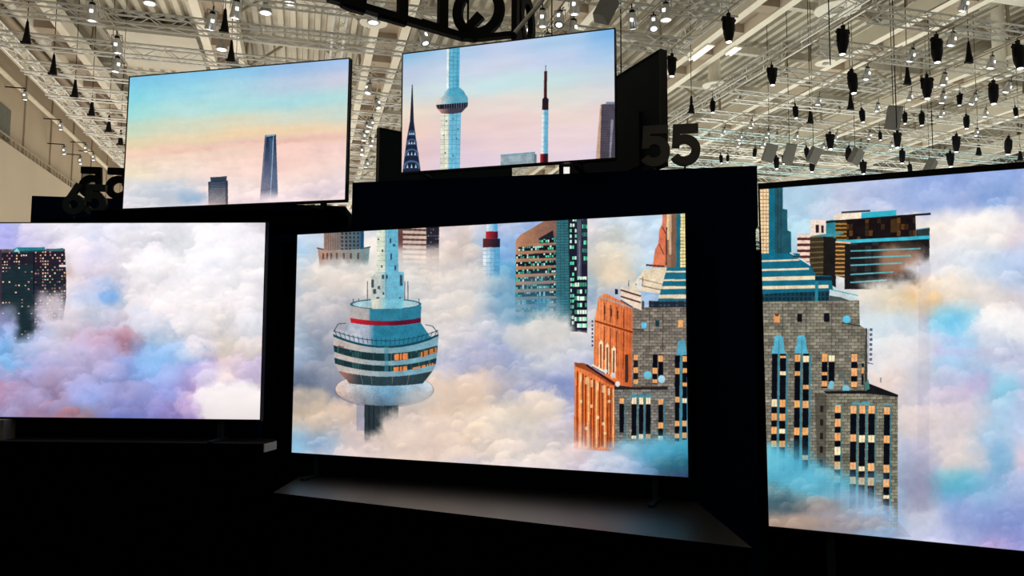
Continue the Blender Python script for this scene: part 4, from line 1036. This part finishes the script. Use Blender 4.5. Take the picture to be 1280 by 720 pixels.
# ---------------------------------------------------------------- lamps
def lamp_proto(kind):
    t = empty('spotlight', (0, 0, 0))
    if kind == 'black':     # hanging black profile spot: origin at its clamp
        MB().lathe([(0.02,-0.80),(0.105,-0.80),(0.12,-0.72),(0.15,-0.62),(0.175,-0.50),(0.18,-0.16),(0.165,-0.08),(0.12,-0.04),(0.02,-0.04)], 14).build('housing', M['lamp_black'], t, True)
        y = MB().box(-0.215,-0.185,-0.03,0.03,-0.42,-0.02).box(0.185,0.215,-0.03,0.03,-0.42,-0.02).box(-0.215,0.215,-0.035,0.035,-0.03,0.01)
        y.box(-0.24,-0.14,-0.05,0.05,-0.13,-0.05).box(0.14,0.24,-0.05,0.05,-0.13,-0.05); y.build('yoke', M['lamp_black'], t)
        MB().box(-0.05,0.05,-0.05,0.05,0.0,0.14).build('clamp', M['lamp_black'], t); MB().tube((0,0,0),(0,0,1),0.018,6).build('drop_rod', M['lamp_black'], t)
        MB().lathe([(0.0,-0.812),(0.085,-0.812),(0.085,-0.79),(0.0,-0.79)], 12, caps=False).build('lens', M['lens'], t)
    elif kind == 'chrome':  # bright metal par can
        MB().lathe([(0.15,-0.55),(0.155,-0.50),(0.13,-0.36),(0.12,-0.20),(0.075,-0.10),(0.02,-0.08)], 14).build('can', M['lamp_chrome'], t, True)
        MB().box(-0.165,-0.15,-0.015,0.015,-0.34,-0.02).box(0.15,0.165,-0.015,0.015,-0.34,-0.02).box(-0.165,0.165,-0.015,0.015,-0.03,0.0).build('yoke', M['lamp_grey'], t)
        MB().lathe([(0.075,-0.13),(0.085,-0.06),(0.03,-0.02)], 10).build('cap', M['lamp_black'], t); MB().tube((0,0,0),(0,0,1),0.02,6).build('drop_rod', M['lamp_black'], t)
        MB().lathe([(0.0,-0.565),(0.07,-0.56),(0.09,-0.552),(0.0,-0.54)], 12, caps=False).build('lens', M['lens_and_glint'], t)
        MB().box(-0.05,0.03,-0.14,-0.10,-0.34,-0.26).build('side_glare', M['lens_and_glint'], t)['label'] = 'glowing glint on the side of the can'  # glint on the metal imitated by a small glowing box
    else:                   # high bay bell
        MB().lathe([(0.29,-0.60),(0.30,-0.57),(0.25,-0.42),(0.17,-0.30),(0.13,-0.22),(0.13,-0.02),(0.05,0.0)], 16).build('bell', M['lamp_grey'], t, True)
        MB().tube((0,0,-0.02),(0,0,7.48),0.015,6).build('stem', M['lamp_black'], t)
        MB().lathe([(0.0,-0.63),(0.16,-0.62),(0.25,-0.585),(0.0,-0.58)], 14, caps=False).build('lens', M['lens'], t)
        t.name = 'high_bay_lamp'
    return t
PROTO = {k: lamp_proto(k) for k in ('black', 'chrome', 'bell')}
USED = set()
def lamp(kind, u, v, z, label, group, tilt=0.0, rz=0.0, sc=1.0):
    t = PROTO[kind] if kind not in USED else copy_tree(PROTO[kind])
    USED.add(kind)
    t.location = hall(u, v, z); t.rotation_euler = (tilt, 0, TH+rz); t.scale = (sc, sc, sc)
    return tag(t, label, 'lamp', group)
#LAMPS
SIDE = {'right': 'over the large right screen', 'left': 'above the upper left screen', 'mid': 'beside the hanging letter sign', 'gap': 'in the gap between the two upper screens'}
def rows(items, edges):
    out = {}
    for it in items: out.setdefault(sum(it[0] > e for e in edges), []).append(it)
    for r in out: out[r].sort(key=lambda q: q[1]/q[0])
    return out
ln = random.Random(11)
BLACK = [(14.22,8.63,.87),(16.51,8.46,.77),(14.09,11.41,.88),(16.46,11.19,.73),(13.93,13.79,.9),(13.73,15.91,.93),(16.3,13.43,.89),(16.07,15.55,.87),(15.94,17.58,.88),(18.99,10.98,.56),
 (18.78,13.51,.58),(18.57,15.6,.6),(18.34,17.51,.6),(18.23,19.03,.61),(16.61,17.15,.5),(18.42,16.98,.5),(21.2,16.55,.8),(20.42,18.51,.78),(20.28,20.73,.82),(20.03,22.63,.85),
 (22.43,18.26,.74),(22.18,20.29,.72),(22.08,22.26,.79),(24.26,16.59,.71),(24.2,18.1,.73),(23.99,20.14,.75),(23.6,21.89,.6),(23.16,15.01,.52),(23.66,16.51,.54),(22.66,16.71,.61),
 (24.3,14.34,.48),(24.13,14.53,.42),(17.03,19.53,.45),(20.19,17.63,.44)]
bar = MB().tube((-1.15,0,0), (1.15,0,0), 0.017, 5).data('lighting_bar', M['brace'])
def hang_bar(t, label):
    lz = (8.79-t.location.z)/(t.scale.z*math.cos(t.rotation_euler.x))      # where the drop rod meets the truss
    top = Matrix.LocRotScale(t.location, t.rotation_euler, t.scale) @ Vector((0, 0, lz))
    for ch in t.children:
        if ch.name.startswith('drop_rod'): ch.scale = (1, 1, lz)
    b = link('lighting_bar', bar); b.location = top; b.rotation_euler = (0, 0, TH+math.pi/2)
    tag(b, label, 'lighting bar', 'lighting bars')
RN = ['front', 'second', 'third', 'fourth', 'fifth', 'sixth', 'seventh', 'eighth']
for r, items in rows(BLACK, [15.2, 17.5, 19.6, 20.8, 22.55]).items():
    for i, (u, v, s) in enumerate(items):
        small = s < 0.65; s *= 0.78
        t = lamp('black', u, v, 8.35+0.4*s, 'black spotlight over the large right screen, %s from the left in the %s row' % (ordinal(i), RN[r]), 'black spotlights',
             tilt=R(ln.uniform(-5, 5)), rz=ln.uniform(-0.5, 0.5)+(1.2 if small else 0), sc=s)
        hang_bar(t, 'thin bar that holds the black spotlight %s from the left in the %s row' % (ordinal(i), RN[r]))
CHR = [(12.1,12.79),(13.64,13.98),(14.67,13.84),(14.52,16.03),(16.0,13.67),(15.79,15.87),(17.13,16.03),(18.18,13.87),(15.8,18.02),(16.85,17.96),(18.11,18.09),(18.2,15.87),(17.76,19.28),(16.99,17.0),
 (20.69,13.32),(21.63,12.93),(22.06,13.8),(21.46,15.51),(21.18,16.8),(22.64,15.02),(21.49,14.42),(20.72,17.71),(22.42,17.25),(22.79,14.16),(21.59,19.33),(19.45,20.72)]
for r, items in rows(CHR, [13.0, 15.0, 16.4, 17.5, 19.6, 21.55]).items():
    for i, (u, v) in enumerate(items):
        s = 0.74 if u < 17 else 0.56
        t = lamp('chrome', u, v, 8.5+0.3*s, 'shiny can over the large right screen, %s from left in the %s row' % (ordinal(i), RN[r]), 'shiny can lights',
             tilt=R(ln.uniform(8, 24)), rz=ln.uniform(0.1, 0.9), sc=s*0.85)
        hang_bar(t, 'thin bar that holds the shiny can %s from left in the %s row' % (ordinal(i), RN[r]))
for i, (u, v) in enumerate(sorted([(14.03,7.06),(14.71,7.11),(14.99,4.69),(15.04,5.1),(15.88,4.54),(14.24,5.13),(14.54,6.53),(16.78,2.36),(15.4,4.3),(15.3,5.5),(16.2,5.2)], key=lambda q: q[1]/q[0])):
    t = lamp('chrome', u, v, 8.7, 'shiny can light beside the hanging letter sign, %s from the left' % ordinal(i), 'shiny can lights', tilt=R(ln.uniform(-24, 30)), rz=ln.uniform(-0.9, 0.9), sc=0.75)
    hang_bar(t, 'thin bar that holds the shiny can beside the letter sign, %s from the left' % ordinal(i))
for i, (u, v) in enumerate([(17.31,-4.44),(19.08,-4.35),(20.46,-4.62),(17.08,-2.05),(16.32,-1.5)]):
    t = lamp('chrome', u, v, 8.7, 'shiny lit can light above the upper left screen, ' + ['nearest to the wall', 'upper one of a stacked pair', 'lower one of a stacked pair', 'beside the second bell lamp', 'beside the front bell lamp'][i], 'shiny can lights', tilt=R(ln.uniform(5, 20)), rz=ln.uniform(-0.3, 0.9), sc=0.75)
    hang_bar(t, 'thin bar above the upper left screen, holding the shiny can ' + ['nearest to the wall', 'on top of the pair', 'below in the pair', 'beside the second bell', 'beside the front bell'][i])
for i, (u, v) in enumerate(sorted([(24.52,1.78),(23.85,1.89),(25.49,1.77),(29.31,2.18),(21.97,1.85),(27.54,1.84),(26.14,2.04),(20.7,1.56)])):
    t = lamp('chrome', u, v, 8.7, 'shiny can light in the gap between the two upper screens, %s from the top' % ordinal(i), 'shiny can lights', tilt=R(ln.uniform(-18, 24)), rz=ln.uniform(-0.9, 0.9), sc=0.6)
    hang_bar(t, 'thin bar in the gap between the upper screens, holding the shiny can %s from top' % ordinal(i))
for (u, v, lab) in ((21.71,-2.35,'lit bell lamp hanging just above the upper left screen, nearest to its top edge'), (18.97,-1.09,'lit bell lamp at the top, right of the middle of the upper left screen'), (19.18,-3.71,'lit bell lamp at the top edge over the left half of the upper left screen'),
                    (18.27,-0.52,'lit bell lamp at the top edge near the end of the hanging letter sign'), (18.81,1.48,'lit bell lamp under a round white disc below the hanging letter sign'), (23.16,-2.1,'bell lamp half hidden by the top edge of the upper left screen')):
    lamp('bell', u, v, 9.9, lab, 'bell lamps', sc=0.55)
for i, (u, zz) in enumerate([(29.1,9.88),(33.1,9.95),(33.7,9.12),(36.7,9.97),(38.0,9.9),(36.0,9.26)]):
    t = lamp('chrome', u, -9.4, zz+0.35, 'lit floodlight on the beige wall, %s along from the front' % ordinal(i), 'wall floodlights', tilt=R(10), rz=0.0, sc=0.62)
    for ch in t.children:
        if ch.name.startswith('drop_rod'): ch.scale = (1, 1, 0.08)
    a = MB().box(-0.96, 0.02, -0.03, 0.03, 0.04, 0.10).build('wall_arm', M['lamp_black'], t)

# chain hoists: black bags on a wire
hb = MB().lathe([(0.09,-0.24),(0.09,-0.18),(0.055,0.02),(0.03,0.26),(0.012,0.30)], 8).box(-0.12, 0.09, -0.04, 0.04, -0.27,-0.22).data('bag', M['lamp_black'], True)
hw = MB().tube((0,0,0.3), (0,0,5.12), 0.010, 5).data('chain', M['cable'])
HO = [(20.07,-6.51),(22.23,-6.55),(24.1,-6.52),(25.93,-6.52),(27.78,-6.45),(29.5,-6.45),(18.07,-1.91),(19.94,-1.93),(20.55,11.16),(14.96,15.78),(16.67,15.5),(18.9,15.5),(20.44,15.25),(22.15,23.62),(22.33,25.74)]
for i, (u, v) in enumerate(HO):
    t = empty('chain_hoist', hall(u, v, 8.9), TH)
    where = ('left of the upper left screen, %s along the beige wall' % ordinal(i)) if i < 6 else ('above the upper left screen, %s' % ('near its top edge' if i == 7 else 'at the top')) if i < 8 else \
            ('beside the grey 55 sign' if i == 8 else 'over the large right screen, %s from the front' % ordinal(i-9) if i < 13 else 'low over the large right screen, %s near the picture edge' % ordinal(i-13))
    tag(t, 'black chain hoist ' + where, 'hoist', 'chain hoists')
    link('bag', hb, t); link('chain', hw, t)
# grey loudspeaker boxes
sp = MB().prism([(-0.22,-0.2),(0.22,-0.2),(0.15,0.2),(-0.15,0.2)], -0.36, 0.36)
spm = sp.data('cabinet', M['speaker']); brk = MB().tube((0,0,0.3),(0,0,9.5),0.013,5).data('hanger', M['cable'])
for i, (u, v, s) in enumerate([(17.23,15.51,.85),(21.41,15.15,.85),(21.51,14.47,.8),(21.37,16.03,.72),(21.16,17.47,.72),(21.56,20.84,.72),(13.05,5.32,.7)]):
    t = empty('loudspeaker', hall(u, v, 7.9), TH+0.6+0.3*i); t.scale = (s, s, s)
    tag(t, 'grey hanging loudspeaker box ' + ['high over the large right screen, largest of them', 'low above the left end of the large right screen', 'low beside the black header corner, furthest left', 'low above the large right screen, fourth in size', 'low above the large right screen, middle of its top edge', 'just above the top edge of the large right screen', 'beside the hanging letter sign'][i], 'loudspeaker', 'loudspeakers')
    c = link('cabinet', spm, t); c.rotation_euler = (R(16), R(-22), 0); link('hanger', brk, t)
# round air diffusers
dd = MB().lathe([(0.70,0.0),(0.70,0.05),(0.40,0.10),(0.36,0.12),(0.36,2.7)], 20).data('drum', M['diffuser'], True)
dh = MB().lathe([(0.22,-0.03),(0.22,0.01)], 12).data('outlet', M['diffuser_hole'])
for i, (u, v) in enumerate([(18.25,14.61),(24.95,14.51),(21.9,17.0),(22.87,1.8),(21.3,23.81)]):
    t = empty('air_diffuser', hall(u, v, 11.3), TH)
    tag(t, 'round white air diffuser on a drum ' + ['at the top over the large right screen', 'above the grey 55 sign', 'behind the front black spotlights on the right', 'below the hanging letter sign', 'near the right picture edge'][i], 'air diffuser', 'air diffusers')
    t.scale = ((0.9, 0.9, 1), (0.64, 0.64, 1), (0.5, 0.5, 1), (0.6, 0.6, 1), (0.6, 0.6, 1))[i]
    link('drum', dd, t); link('outlet', dh, t)
for i, (ua, ub, vv) in enumerate([(23.0,24.4,13.28),(22.9,23.6,14.28)]):
    t = empty('strip_light', hall(ua, vv, 11.93), TH)
    tag(t, 'white strip light under the roof girder, %s black spotlight' % ('left of the front' if i == 0 else 'below the front'), 'lamp', 'strip lights')
    MB().box(-0.16, 0.16, 0, ub-ua, 0.02, 0.07).build('housing', M['girder'], t)
    for s in (-1, 1): MB().tube((s*0.08, 0.02, 0), (s*0.08, ub-ua-0.02, 0), 0.035, 6).build('tube', M['strip'], t)
for i, (u, v, l) in enumerate([(16.08,14.56,2.0),(19.05,18.56,1.5),(15.04,11.8,1.0),(15.24,4.98,2.4),(15.2,6.56,2.6)]):
    o = MB().tube((0,0,0), (0,0,l+4.5), 0.014, 5).build('hanging_cable', M['cable']); o.location = hall(u, v, 9.2-l)
    tag(o, 'thin black hanging cable ' + ['over the middle of the large right screen', 'further right over the large right screen', 'left of the front black spotlights', 'crossing the trusses right of the letter sign', 'just left of the turned away television'][i], 'cable', 'hanging cables')
